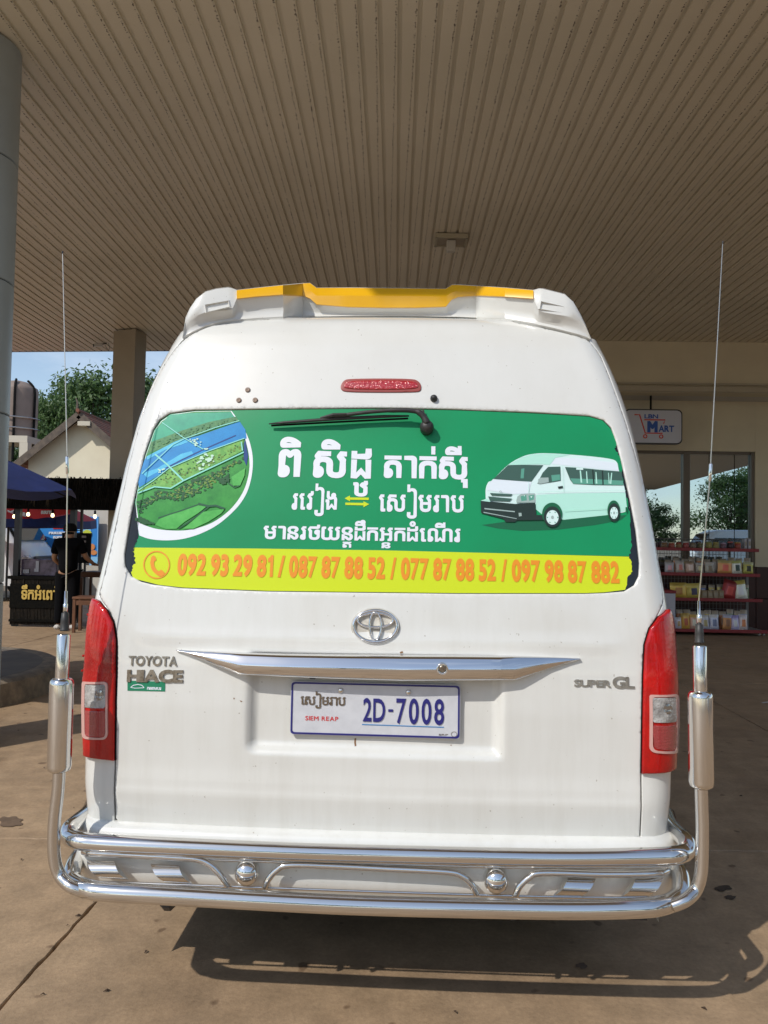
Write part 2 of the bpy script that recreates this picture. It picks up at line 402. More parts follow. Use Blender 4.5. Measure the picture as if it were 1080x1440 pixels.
def _sm(a, k):
    q = np.pad(a, k, mode='edge'); kk = np.hanning(2*k+1); kk /= kk.sum(); return np.convolve(q, kk, 'valid')
_w = _sm(_w, 22); _ya = _sm(_y, 8); _yb = _sm(_y, 60); _k = np.clip((_zt-1.12)/.12, 0, 1)*np.clip((2.14-_zt)/.08, 0, 1); _y = _ya*(1-_k)+_yb*_k
def WZ(z): return np.interp(z, _zt, _w)
def YZ(z): return np.interp(z, _zt, _y)
RC = .105
def P(s, z):                                                # unrolled surface coordinate s (across, round the corners), height z
    s = np.asarray(s, float); z = np.asarray(z, float); w = WZ(z); y0 = YZ(z); a = np.abs(s); e = w-RC
    th = np.clip((a-e)/RC, 0, math.pi/2); side = np.maximum(a-e-RC*math.pi/2, 0)
    x = np.where(a <= e, a, e+RC*np.sin(th)); bul = .03*(np.minimum(a, e)/w)**2
    y = y0+bul+np.where(a <= e, 0, RC*(1-np.cos(th)))+side
    return np.stack([np.sign(s)*x, y, z], -1)
def Nn(s, z):
    e = 1e-3; a = P(s+e, z)-P(s-e, z); b = P(s, z+e)-P(s, z-e); n = np.cross(a, b); n /= np.linalg.norm(n, axis=-1)[..., None]; return n   # outward (towards -y)
_vi = Matrix.Translation((VX, VY, 0)) @ Matrix.Rotation(VYAW, 4, 'Z'); _vi = _vi.inverted()
_o = np.array(_vi @ Vector((0, 0, CAMZ)))
GS = [0.]
def lray(px, py): return np.array((_vi.to_3x3() @ ray(px, py)))
def SZ(px, py):                                             # where a line of sight meets the van's back, as (s, z)
    d = lray(px, py); ts = np.linspace(2.1, 3.1, 1500)/d[1]*1.0
    pt = _o[None]+d[None]*ts[:, None]
    w = WZ(pt[:, 2]); e = w-RC; a = np.abs(pt[:, 0]); th = np.arcsin(np.clip((a-e)/RC, 0, 1))
    ys = YZ(pt[:, 2])+.03*(np.minimum(a, e)/w)**2+np.where(a <= e, 0, RC*(1-np.cos(th)))+np.maximum(a-w, 0)*6
    gd = pt[:, 1]-ys
    k = np.argmax(gd >= 0) if (gd >= 0).any() else np.argmax(gd)
    s = np.where(a <= e, a, e+RC*th)[k]*np.sign(pt[k, 0]); return (float(s), float(pt[k, 2]))
def LY(px, py, yl):                                         # line of sight meets the van-local plane y = yl
    if GS[0] and yl < 0: yl += GS[0]*min(1, -yl/.1)
    d = lray(px, py); return Vector(_o+d*((yl-_o[1])/d[1]))
def to3(V2, off=0., disp=None):
    s, z = V2[:, 0], V2[:, 1]; p = P(s, z); n = Nn(s, z); o = off if disp is None else off+disp(s, z)
    return p+n*(np.ones(len(s))*o)[:, None]
def patch(name, loops, m, parent, off=0., spacing=None, disp=None, skirt=0., bevel=0., evenodd=False, smooth=True, thick=0.):
    loops = [l for l in loops if len(l) > 2]
    extra = None
    if bevel:
        loops = [densify(l, .012) for l in loops]
        ex = []
        for l in loops:
            q = np.array(l, float); d = np.roll(q, -1, 0)-np.roll(q, 1, 0); d /= np.maximum(np.hypot(d[:, 0], d[:, 1])[:, None], 1e-9); n = np.stack([d[:, 1], -d[:, 0]], 1)
            for k in (.25, .6, 1.):
                for sgn in (1, -1):
                    c = q+n*sgn*bevel*k; ww = winding(c, loops); ex.append(c[(ww % 2 == 1) if evenodd else (ww != 0)])
        extra = np.vstack(ex)
    v2, tri = fill(loops, spacing, evenodd, extra)
    dsp = disp
    if bevel:
        A = np.vstack([np.asarray(l, float) for l in loops]); Bn = np.vstack([np.roll(np.asarray(l, float), -1, 0) for l in loops])
        def edged(s, z):
            p = np.stack([s, z], -1); best = np.full(len(p), 9.)
            for i in range(0, len(A), 100):
                a = A[i:i+100][None]; b = Bn[i:i+100][None]; ab = b-a; t = np.clip(((p[:, None]-a)*ab).sum(-1)/np.maximum((ab**2).sum(-1), 1e-12), 0, 1)
                best = np.minimum(best, np.sqrt(((p[:, None]-a-ab*t[..., None])**2).sum(-1)).min(1))
            k = np.clip(best/bevel, 0, 1); r = -bevel*.8*(1-np.sqrt(np.maximum(1-(1-k)**2, 0)))
            return r+(disp(s, z) if disp is not None else 0)
        dsp = edged
    V = to3(v2, off, dsp); n0 = len(V); Fs = [tuple(t) for t in tri]
    if skirt:
        be = boundary(tri); ids = sorted({e[0] for e in be}|{e[1] for e in be}); mp_ = {k: n0+i for i, k in enumerate(ids)}
        sub = v2[ids]; Vs = to3(sub, off-skirt, dsp); V = np.vstack([V, Vs])
        Fs += [(b, a, mp_[a], mp_[b]) for a, b in be]
    me = bpy.data.meshes.new(name); me.from_pydata([tuple(v) for v in V], [], Fs)
    me.materials.append(m); nf = len(tri)
    if smooth: me.polygons.foreach_set('use_smooth', [True]*nf+[False]*(len(Fs)-nf))
    me.update()
    if smooth and not skirt and disp is None and not bevel:
        me.normals_split_custom_set_from_vertices([tuple(q) for q in Nn(v2[:, 0], v2[:, 1])])
    if smooth and skirt:
        el = {tuple(sorted(e)) for e in boundary(tri)}
        at_ = me.attributes.new('sharp_edge', 'BOOLEAN', 'EDGE'); ev = [tuple(sorted(e.vertices)) in el for e in me.edges]; at_.data.foreach_set('value', ev)
    o = bpy.data.objects.new(name, me); COL.objects.link(o); o.parent = parent; return o
def px2(pts): return [SZ(*p) for p in pts]

# outlines read off as sight lines onto the surface
hatch_px = [(163, 1158), (162.7, 1069), (163.5, 1006), (165, 930), (165, 900), (161.5, 876), (153, 856), (139, 836), (144, 820), (153.5, 780), (162.5, 740), (171.5, 700), (180, 660), (190, 620),
            (197, 593), (207.5, 560), (216, 540), (226, 520), (239, 500), (256, 479), (275, 467), (296.5, 457.6), (335, 451.5), (381, 448), (450, 445.5), (522.5, 444.6), (600, 445.5), (680.7, 448),
            (720, 452), (748.5, 457.6), (790, 467), (829, 479), (845, 500), (853.5, 520), (861, 540), (868.5, 560), (880, 593), (888, 620), (899, 660), (909, 700), (917, 740), (924, 780),
            (930, 820), (933, 846), (926, 862), (913.5, 883), (906, 907), (904, 950), (902.7, 1006), (901, 1087), (899.5, 1182)]
hatch = px2(hatch_px)
win_px = [(375.5, 831.7), (255.6, 827), (215, 822), (198, 818), (184, 810), (175.5, 796), (174.5, 779), (182, 731), (190.5, 690), (202.5, 639), (214.5, 604.5), (224, 590), (238.5, 580.5), (272.8, 576), (410, 574), (540, 573.2),
          (640, 575), (751, 579.5), (828.5, 584), (849, 590), (860, 601), (867, 620), (874.5, 648), (886.6, 700.7), (895.4, 746.5), (900, 792), (898.5, 810), (892, 823), (877.8, 831.6), (850, 834), (821.5, 835), (645.6, 835), (540, 833.7)]
win = densify(px2(win_px), .03)
def sbox(s, z, s0, s1, z0, z1, t):
    f = lambda a: np.clip(a/t+.5, 0, 1); f2 = lambda a: (lambda k: k*k*(3-2*k))(f(a))
    return f2(s-s0)*f2(s1-s)*f2(z-z0)*f2(z1-z)
rl = SZ(352, 1000)[0]; rr_ = SZ(702, 1000)[0]; rb = SZ(528, 1058)[1]; rt = SZ(528, 925)[1]
def hdisp(s, z):
    r = -.030*sbox(s, z, rl, rr_, rb, rt, .030)
    # belt swage under the window and a slight hollow lower down
    c = np.exp(-((z-1.165)/.022)**2)*.0035*np.clip((.80-np.abs(s))/.1, 0, 1)
    return r+c-.0015*np.exp(-((z-.70)/.008)**2)
def inner_fill(loop, inset): return loop
hl = densify(smoothloop(densify(hatch, .05), 1), .02)
tailgate = patch('tailgate', [hl, win[::-1]], M_white, van, 0, .011, hdisp, .016, .004, evenodd=True)
# dark seal behind the gaps
zz = np.linspace(.505, 2.285, 60)
def cend(z): return WZ(z)-RC+RC*math.pi/2
sealb = [(-float(cend(z))+.004, float(z)) for z in zz]+[(float(cend(z))-.004, float(z)) for z in zz[::-1]]
patch('door_seal', [sealb], M_gap, van, -.014, .02, lambda s, z: -.035*sbox(s, z, -.72, .72, .62, 2.1, .04))
# quarter panels left and right of the tailgate
half = len(hatch_px)
def side_panel(sg):
    hp = hatch[:21] if sg < 0 else hatch[31:][::-1]          # bottom to top
    inn = [(s+sg*.0038, z) for s, z in hp]; inn[0] = (inn[0][0], .508)
    inn[-1] = (inn[-1][0]-sg*.01, inn[-1][1]+.012)
    ztop = inn[-1][1]; zs = np.linspace(.508, ztop+.01, 50)
    out = [(sg*float(cend(z)), float(z)) for z in zs][::-1]
    inn = [(s if abs(s) < cend(z)-.002 else sg*float(cend(z)-.002), z) for s, z in inn]
    lp = densify(inn+out, .03)
    return patch('quarter_panel', [lp], M_white, van, -.0005, .03, None, .014, .0025)
side_panel(-1); side_panel(1)
# ---- body behind: sides, front, roof as one shell
def front_y(z): return np.interp(z, [.3, .6, .9, 1.12, 1.25, 2.0, 2.2, 2.31], [4.66, 4.72, 4.70, 4.62, 4.45, 3.98, 3.75, 3.3])
def ring(z, n=10):
    w = float(WZ(z)); yb = float(P(float(cend(z)), z)[1]); yf = float(front_y(z)); RF = .28; pts = []
    ys = [yb, yb+.25, yb+.8, yb+1.5, yb+2.3, yf-RF-.1]
    right = [(w, y) for y in ys]
    for k in range(n+1):
        t = math.pi/2*k/n; right.append((w-RF+RF*math.cos(t), yf-RF+RF*math.sin(t)))
    right.append((w*.35, yf+.04))
    left = [(-x, y) for x, y in right[::-1]]
    return right+left
zs = list(np.linspace(.27, 1.1, 9))+list(np.linspace(1.2, 2.15, 9))+[2.2, 2.235, 2.26, 2.28, 2.295, 2.305]
rings = [[(x, y, z) for x, y in ring(z)] for z in zs]
n = len(rings[0]); V = [p for r in rings for p in r]; Fs = [(i*n+k, i*n+k+1, (i+1)*n+k+1, (i+1)*n+k) for i in range(len(zs)-1) for k in range(n-1)]
o = mobj('body_shell', V, Fs, M_white, van, True)
# roof: closes the top
V = []; Fs = []
tops = [2.262, 2.275, 2.288, 2.298, 2.305]
def fullring(z, sc=1., dz=0):
    rg = ring(z); e = float(WZ(z))-RC; rear = []
    for s in np.linspace(-float(cend(z)), float(cend(z)), 41)[1:-1]:
        p = P(float(s), z); rear.append((float(p[0]), float(p[1])))
    return [(x*sc, 2.2+(y-2.2)*(1-(1-sc)*.5), z+dz) for x, y in rear+rg]
R_ = [fullring(z) for z in tops]+[fullring(2.305, .8, .012), fullring(2.305, .5, .02)]
n = len(R_[0])
for r in R_: V += r
Fs = [(i*n+k, i*n+(k+1) % n, (i+1)*n+(k+1) % n, (i+1)*n+k) for i in range(len(R_)-1) for k in range(n)]
Fs.append(tuple((len(R_)-1)*n+k for k in range(n)))
mobj('roof', V, Fs, M_white, van, True)
# floor pan, wheels
MB().box((0, 2.42, .33), (1.80, 4.44, .16)).build('floor_pan', M_dark, van)
def wheel(sx, y):
    w = MB(); ax = Vector((sx, 0, 0)); c = Vector((sx*.72, y, .335))
    w.lathe([(.19, 0), (.27, .0), (.325, .02), (.335, .05), (.335, .17), (.322, .205), (.27, .215), (.20, .205)], c, 28, ax)
    t = w.build('wheel', M_tyre, van, True); autosmooth(t)
    w = MB(); w.lathe([(.0, .16), (.06, .17), (.07, .14), (.16, .12), (.19, .19), (.205, .195)], c, 24, ax); w.build('rim', M_rim, t, True)
    a = MB()
    th = [math.pi*k/14 for k in range(15)]
    V = [Vector((sx*.952, y+.41*math.cos(t_), .335+.41*math.sin(t_))) for t_ in th]+[Vector((sx*.952, y-.41, .402)), Vector((sx*.952, y+.41, .402))]
    a.add(V, [tuple(range(len(V)))]); a.build('wheel_arch', M_gap, van)
for yy in (1.05, 4.0):
    wheel(-1, yy); wheel(1, yy)
# side windows and front
def sidewin(sx, y0, y1, z0=1.30, z1=1.86):
    V = []; Fs = []; nz = 8
    for k in range(nz+1):
        z = z0+(z1-z0)*k/nz; ins = .03*(abs(k/nz*2-1)**6)
        for y in (y0+ins, y1-ins): V.append((sx*(float(WZ(z))+.004), y, z))
    for k in range(nz): Fs.append((2*k, 2*k+1, 2*k+3, 2*k+2) if sx > 0 else (2*k+1, 2*k, 2*k+2, 2*k+3))
    o = mobj('side_window', V, Fs, M_glassblk, van, True)
for sx in (-1, 1):
    for a, b in ((.30, 1.28), (1.31, 2.25), (2.28, 3.12)): sidewin(sx, a, b)
    sidewin(sx, 3.2, 3.88, 1.28, 1.80)
    MB().box((sx*.955, 3.2, 1.05), (.02, .14, .03), bev=.008).build('door_handle', M_chrome, van)
V = []; Fs = []
for k in range(9):
    z = 1.26+.72*k/8; yf = float(front_y(z))+.012; w = float(WZ(z))-.16
    for x in (-w, -w*.5, 0, w*.5, w): V.append((x, yf+.04-.05*abs(x/w)**3, z))
for k in range(8):
    for j in range(4): Fs.append((k*5+j+1, k*5+j, k*5+j+5, k*5+j+6))
mobj('windscreen', V, Fs, M_glassblk, van, True)
MB().box((0, 4.77, .48), (1.72, .14, .26), bev=.04).build('front_bumper', mat('grey_plastic', (.12, .12, .12), .5), van)
MB().box((0, 4.735, .98), (.95, .05, .10), bev=.02).build('grille', M_chrome, van)
for sx in (-1, 1):
    MB().box((sx*.70, 4.62, .88), (.34, .16, .22), bev=.05).build('headlight', M_clearlens, van)
    b = MB().box((sx*1.05, 4.15, 1.45), (.18, .08, .26), bev=.03); b.box((sx*.95, 4.17, 1.38), (.14, .03, .03)); b.build('wing_mirror', M_dark, van)

# ---- rear window glass with the printed film
rear_window = patch('rear_window', [densify(win, .009)], M_glassblk, van, -.0075, (.03, .008))
FO = -.0060
def jag(pts, amp, seed, k=5):
    r = random.Random(seed); out = []
    for i in range(len(pts)-1):
        a, b = pts[i], pts[i+1]
        for j in range(k):
            t = (j+r.uniform(-.3, .3)*(j > 0))/k; nx, ny = (b[1]-a[1]), -(b[0]-a[0]); l = math.hypot(nx, ny) or 1; q = r.uniform(-amp, amp)
            out.append((a[0]+(b[0]-a[0])*t+nx/l*q, a[1]+(b[1]-a[1])*t+ny/l*q))
    out.append(pts[-1]); return out
f_left = jag([(189, 765), (194, 754), (192.5, 731), (189.5, 706), (191, 694)], 1.1, 3)
f_leftlow = jag([(184.5, 813), (184, 800), (190, 790), (186.5, 777), (188, 769.5)], 1.6, 4)
f_top = [(196, 669), (203.5, 639), (215.5, 605), (225, 591), (239, 581.3), (272.8, 576.8), (410, 574.8), (540, 574), (640, 576), (751, 580.3), (828.5, 585), (848, 590.5), (859.5, 602)]
f_right = jag([(863, 611), (869, 624), (865.5, 629), (872, 641), (876, 662), (877.5, 680), (883, 701), (886.5, 725), (887.5, 757), (889, 770), (885.5, 782)], 1.2, 5)
f_rightlow = jag([(885, 783), (888.5, 790), (890, 803), (883.5, 812), (880, 829)], 1.3, 6)
f_bot = [(850, 832.7), (821.5, 833.8), (645.6, 833.8), (540, 832.5), (375.5, 830.5), (255.6, 825.8), (222, 822)]
green_px = f_left+f_top+f_right+[(700, 777.5), (540, 773.5), (360, 771), (187, 769.6)]
yel_px = f_leftlow+[(360, 771), (540, 773.5), (700, 777.5), (885, 782.4)]+f_rightlow+f_bot
M_green = mat('green_print', (.004, .27, .10), .42, coat=.06, spec=.3, var=(.006, .24, .088), vs=3.)
M_lime = mat('yellow_print', (.58, .69, .015), .42, coat=.06, spec=.3)
M_pw = mat('white_print', (.74, .77, .84), .4)
M_or = mat('orange_print', (.76, .27, .012), .4)
film = patch('window_film', [densify(px2(green_px), .009)], M_green, rear_window, FO, (.03, .008))
patch('window_film_band', [densify(px2(yel_px), .009)], M_lime, rear_window, FO, (.03, .008))

def multi(name, layers, parent, off0, step=.0002, sp=(.03, .008), fn=px2):
    """flat print: layered shapes (loops in photo sight lines) in one mesh, each with its own ink"""
    V = []; Fs = []; mi = []; ms = []
    for k, (loops, m) in enumerate(layers):
        L2 = [densify(fn(l), .009) for l in loops]
        v2, tri = fill(L2, sp); P3 = to3(v2, off0+step*k); b = len(V); V += list(P3); Fs += [tuple(t+b) for t in tri]
        if m not in ms: ms.append(m)
        mi += [ms.index(m)]*len(tri)
    return mobj(name, V, Fs, ms, parent, True, mi)
def ink(n, c, **k): return mat('print_'+n, c, k.pop('rough', .42), spec=.3, **k)
def ell(cx, cy, rx, ry, n=28, a0=0, a1=360): return [(cx+rx*math.cos(rad(a0+(a1-a0)*k/n)), cy+ry*math.sin(rad(a0+(a1-a0)*k/n))) for k in range(n+(a1-a0 < 360))]
# printed aerial view in the round frame
Z8 = lambda l: [(180+x/5.684, 570+y/5.684) for x, y in l]
ringo = [(x, y) for x, y in ell(232, 636, 123.5, 123.5, 80, -49, 107)]
ringi = [(x, y) for x, y in ell(229.5, 628.5, 121.5, 117, 80, -25, 108)]
rl1 = ell(232, 636, 123.5, 123.5, 80, -29.5, 108)
arc_in = [(328, 584), (337, 600), (345, 620), (349.5, 640), (350, 660), (345, 682), (336, 700), (322, 717), (303, 731.5), (284, 740), (262, 745), (240, 745.5), (218, 743), (200, 737), (193.5, 733)]
arc_out = [(325, 577), (335, 591), (344.5, 606), (351.5, 624), (355, 645), (353.5, 668), (347.5, 690), (337, 708), (322, 724), (303, 739), (280, 750.5), (256, 757.5), (232, 759.5), (210, 757.5), (195, 752.5)]
sm = lambda l: [tuple(v)[:2] for v in catmull([(x, y, 0) for x, y in l], 5)]
leftedge = [(193.5, 745), (192, 731), (190, 706), (191.5, 694), (197, 669), (204, 640), (216, 606), (226, 591.5), (240, 582), (273, 577.6)]
frame = sm(arc_out)+leftedge
pic = sm(arc_in)+[(193, 725), (190.5, 706), (192, 694), (197.5, 669), (204.5, 640), (216.5, 606), (226.5, 592), (240.5, 582.6), (273, 578.2), (324, 577.5)]
i_field = ink('field', (.045, .30, .055), var=(.02, .20, .04), vs=24); i_field2 = ink('field_light', (.10, .46, .10), var=(.06, .36, .07), vs=30)
i_teal = ink('far_plain', (.05, .40, .24), var=(.035, .30, .20), vs=20); i_scrub = ink('scrub', (.10, .27, .10), var=(.03, .16, .08), vs=90)
i_blue = ink('river_blue', (.015, .27, .62), var=(.01, .20, .5), vs=12); i_blue2 = ink('river_pale', (.10, .52, .72), var=(.06, .42, .7), vs=20); i_dk = ink('dam_dark', (.01, .05, .22))
i_road = ink('road_pale', (.25, .66, .58)); i_town = ink('works_pale', (.50, .74, .60)); i_f1 = ink('forest_dark', (.015, .09, .03)); i_f2 = ink('forest_olive', (.14, .25, .045)); i_hedge = ink('hedge', (.02, .10, .05))
def stroke(pts, w):
    out1 = []; out2 = []
    for i, p in enumerate(pts):
        a = pts[max(i-1, 0)]; b = pts[min(i+1, len(pts)-1)]; dx, dy = b[0]-a[0], b[1]-a[1]; l = math.hypot(dx, dy); nx, ny = -dy/l*w/2, dx/l*w/2
        out1.append((p[0]+nx, p[1]+ny)); out2.append((p[0]-nx, p[1]-ny))
    return out1+out2[::-1]
def dots(poly, n, r0, r1, seed):
    r = random.Random(seed); xs = [p[0] for p in poly]; ys = [p[1] for p in poly]; out = []
    while len(out) < n:
        q = (r.uniform(min(xs), max(xs)), r.uniform(min(ys), max(ys)))
        if winding(np.array([q]), [poly])[0]: rr = r.uniform(r0, r1); out.append(ell(q[0], q[1], rr*1.2, rr*.85, 6))
    return out
lay = [([frame], M_pw), ([pic], i_field),
       ([Z8([(150, 385), (215, 190), (330, 70), (520, 55), (815, 50), (890, 130), (700, 170), (520, 250), (440, 270)])], i_teal),
       ([Z8([(150, 380), (180, 290), (420, 200), (640, 130), (860, 85), (882, 125), (700, 175), (520, 250), (440, 265), (300, 330)])], i_scrub),
       ([Z8([(120, 450), (140, 410), (360, 310), (450, 265), (560, 240), (890, 125), (935, 190), (945, 260), (640, 365), (330, 500), (85, 655), (75, 600)])], i_blue),
       ([Z8([(112, 540), (230, 500), (330, 440), (420, 385), (505, 362), (520, 385), (430, 430), (330, 475), (250, 520), (150, 575)])], i_blue2),
       ([Z8([(145, 405), (365, 290), (440, 262), (480, 290), (420, 312), (300, 350), (150, 432)]), ], i_blue2),
       ([Z8(stroke([(300, 500), (430, 430), (600, 350), (860, 236)], 9))], i_dk),
       ([Z8([(75, 690), (200, 600), (330, 500), (640, 365), (925, 262), (905, 365), (560, 540), (440, 598), (340, 660), (210, 648), (80, 700)])], ink('park', (.20, .46, .10), var=(.08, .30, .06), vs=60)),
       ([Z8([(925, 300), (935, 270), (958, 400), (945, 480), (922, 430)])], i_dk)]
lay += [([Z8(l) for l in dots([(70, 870), (80, 760), (240, 680), (330, 690), (500, 600), (760, 490), (930, 400), (935, 430), (820, 500), (690, 640), (560, 700), (420, 760), (250, 740), (150, 800), (120, 860)], 230, 7, 13, 3)], i_f1),
        ([Z8(l) for l in dots([(90, 820), (240, 690), (330, 700), (500, 620), (760, 500), (920, 420), (820, 490), (670, 640), (420, 750), (250, 730)], 110, 5, 9, 5)], i_f2),
        ([Z8(l) for l in dots([(230, 600), (560, 470), (900, 310), (900, 340), (560, 520), (340, 640)], 70, 5, 9, 8)], i_f2),
        ([Z8(l) for l in dots([(120, 640), (330, 520), (640, 390), (900, 300), (900, 340), (560, 500), (330, 620)], 50, 4, 8, 9)], i_f1),
        ([Z8(l) for l in dots([(190, 300), (420, 210), (640, 140), (860, 95), (860, 125), (640, 190), (450, 250), (200, 340)], 90, 4, 8, 19)], i_scrub),
        ([Z8([(215, 955), (250, 905), (400, 850), (560, 797), (625, 808), (560, 860), (450, 930), (385, 985), (300, 988)])], i_field2),
        ([Z8([(440, 985), (600, 850), (680, 838), (770, 828), (745, 862), (640, 930), (520, 985)])], i_field2),
        ([Z8([(825, 570), (935, 500), (930, 560), (895, 640), (840, 640)])], i_field2),
        ([Z8(stroke([(240, 900), (330, 870), (440, 835), (560, 792)], 9)), Z8(stroke([(560, 785), (640, 805), (700, 800), (770, 825)], 16)), Z8(stroke([(400, 985), (480, 935), (570, 868), (650, 805)], 10)), Z8(stroke([(800, 540), (800, 620), (850, 655), (890, 640)], 9))], i_hedge),
        ([Z8(l) for l in dots([(70, 930), (60, 905), (100, 895), (200, 940), (210, 965), (160, 950)], 40, 8, 14, 12)]+[Z8(l) for l in dots([(720, 600), (800, 550), (800, 610), (750, 625)], 22, 8, 14, 12)], i_f1),
        ([Z8(stroke([(270, 135), (440, 255), (490, 285), (600, 350)], 7)), Z8(stroke([(215, 390), (310, 470), (440, 597)], 13)), Z8(stroke([(80, 700), (210, 650), (340, 662), (440, 602), (560, 545), (925, 372)], 10)),
          Z8(stroke([(75, 682), (200, 600), (330, 498), (640, 365), (930, 262)], 7)), Z8(stroke([(110, 545), (360, 310), (450, 265), (700, 175), (888, 120)], 6)), Z8(stroke([(905, 290), (915, 360)], 10))], i_road),
        ([Z8(l) for l in dots([(590, 400), (650, 380), (720, 440), (600, 510), (560, 520), (540, 470)], 26, 6, 12, 15)]+[Z8(l) for l in dots([(480, 270), (560, 260), (640, 350), (600, 370), (540, 350)], 16, 5, 9, 16)]+[Z8(l) for l in dots([(230, 500), (290, 490), (280, 560), (250, 545)], 10, 5, 8, 16)], i_town)]
multi('printed_aerial_view', lay, rear_window, FO+.0006)
# printed minibus
Z5 = lambda l: [(660+x/4.5, 620+y/4.5) for x, y in l]
pb = ink('bus_white', (.62, .80, .78)); pb2 = ink('bus_mint', (.42, .74, .63)); pb3 = ink('bus_lilac', (.68, .76, .82)); pk = ink('bus_glass', (.05, .11, .09)); pk2 = ink('bus_glass_light', (.10, .32, .24)); pbl = ink('bus_black', (.02, .035, .03)); pgr = ink('bus_grey', (.32, .42, .40)); psh = ink('bus_shade', (.012, .12, .055))
bus = [([Z5([(80, 530), (300, 500), (600, 488), (900, 470), (1000, 468), (960, 500), (800, 530), (560, 560), (340, 568), (180, 552)])], psh),
       ([Z5(sm([(105, 365), (105, 300), (122, 258), (150, 243), (245, 150), (330, 100), (400, 80), (500, 75), (700, 88), (880, 108), (935, 130), (950, 185), (985, 290), (998, 390), (998, 440), (950, 455), (870, 468)])+[(600, 497), (470, 470), (415, 390), (280, 400), (110, 380)])], pb),
       ([Z5([(425, 340), (600, 330), (990, 325), (998, 390), (998, 440), (870, 468), (600, 497), (470, 470), (422, 430)])], pb2),
       ([Z5([(520, 142), (548, 104), (700, 108), (935, 135), (950, 188), (800, 172), (600, 152)])], pb3),
       ([Z5([(245, 150), (330, 102), (400, 82), (500, 77), (640, 85), (548, 104), (510, 150), (468, 146)])], pb2),
       ([Z5([(150, 240), (395, 258), (375, 330), (280, 335), (115, 310), (110, 290)])], pb3),
       ([Z5([(155, 238), (245, 152), (330, 149), (470, 151), (395, 255), (290, 250)])], pk),
       ([Z5([(432, 268), (465, 200), (500, 162), (578, 160), (581, 250), (510, 262)])], pk),
       ([Z5([(607, 163), (700, 168), (840, 182), (965, 192), (978, 279), (800, 277), (660, 270), (640, 245)])], pk),
       ([Z5([(640, 235), (780, 240), (975, 250), (978, 278), (660, 269)]), Z5([(520, 215), (575, 210), (578, 245), (525, 255)]), Z5([(330, 175), (350, 170), (345, 235), (325, 235)])], pk2),
       ([Z5([(700, 185), (708, 185), (716, 262), (706, 262)]), Z5([(740, 190), (746, 190), (752, 265), (744, 265)]), Z5([(800, 195), (806, 195), (812, 268), (802, 268)]), Z5([(900, 200), (906, 200), (900, 270), (892, 270)]), Z5([(880, 200), (884, 200), (890, 268), (884, 268)])], pb2),
       ([Z5([(678, 168), (722, 170), (722, 182), (678, 180)])], pb),
       ([Z5([(778, 178), (786, 178), (794, 274), (786, 274)]), Z5([(840, 184), (848, 184), (852, 276), (844, 276)])], pbl),
       ([Z5([(436, 268), (438, 240), (455, 231), (502, 230), (504, 260), (450, 270)])], pgr),
       ([Z5([(560, 288), (592, 283), (594, 296), (566, 301)])], pbl),
       ([Z5([(130, 328), (275, 336), (262, 349), (142, 344)]), Z5([(120, 350), (272, 364), (255, 382), (130, 377)])], pk),
       ([Z5([(298, 378), (305, 350), (330, 334), (415, 330), (417, 389), (300, 390)])], pgr), ([Z5([(325, 350), (360, 340), (365, 375), (330, 380)]), Z5([(375, 345), (410, 340), (408, 370), (380, 378)])], pk2), ([Z5([(345, 345), (352, 343), (350, 352)]), Z5([(385, 352), (400, 348), (395, 360)])], pb),
       ([Z5([(72, 378), (130, 382), (290, 398), (417, 391), (424, 468), (475, 468), (478, 500), (300, 502), (290, 512), (230, 512), (215, 492), (75, 455)])], pbl),
       ([Z5([(72, 378), (110, 365), (135, 380), (130, 385)])], pb2),
       ([Z5([(96, 424), (288, 444), (288, 451), (96, 432)]), Z5([(90, 448), (200, 470), (300, 490), (300, 494), (90, 454)])], pgr),
       ([Z5([(312, 455), (330, 455), (332, 475), (314, 478)])], pgr),
       ([Z5(ell(524, 462, 64, 72)), Z5(ell(914, 440, 40, 64))], psh),
       ([Z5(ell(526, 480, 55, 66)), Z5(ell(916, 452, 37, 58))], pbl),
       ([Z5(ell(526, 484, 39, 46)), Z5(ell(916, 456, 25, 38))], pb),
       ([Z5([(526+46*.72*math.cos(a)+dx, 484+46*.8*math.sin(a)+dy) for dx, dy in ((-5, -5), (6, -2), (0, 7))]) for a in [k*math.pi/3 for k in range(6)]]+[Z5([(916+25*.72*math.cos(a)+dx, 456+38*.8*math.sin(a)+dy) for dx, dy in ((-4, -5), (4, -2), (0, 6))]) for a in [k*math.pi/3 for k in range(6)]], pk2),
       ([Z5(ell(526, 484, 9, 11)), Z5(ell(916, 456, 6, 9))], pgr),
       ([Z5([(988, 420), (1000, 418), (1000, 448), (989, 450)])], psh),
       ([Z5(stroke([(425, 325), (600, 318), (990, 315)], 2)), Z5(stroke([(590, 160), (596, 320)], 2)), Z5(stroke([(376, 262), (374, 330)], 2)), Z5(stroke([(600, 440), (870, 425)], 3))], pb2),
       ([Z5(stroke([(190, 320), (198, 315), (206, 320), (198, 326), (190, 320)], 3))], pgr)]
multi('printed_minibus', bus, rear_window, FO+.0005)
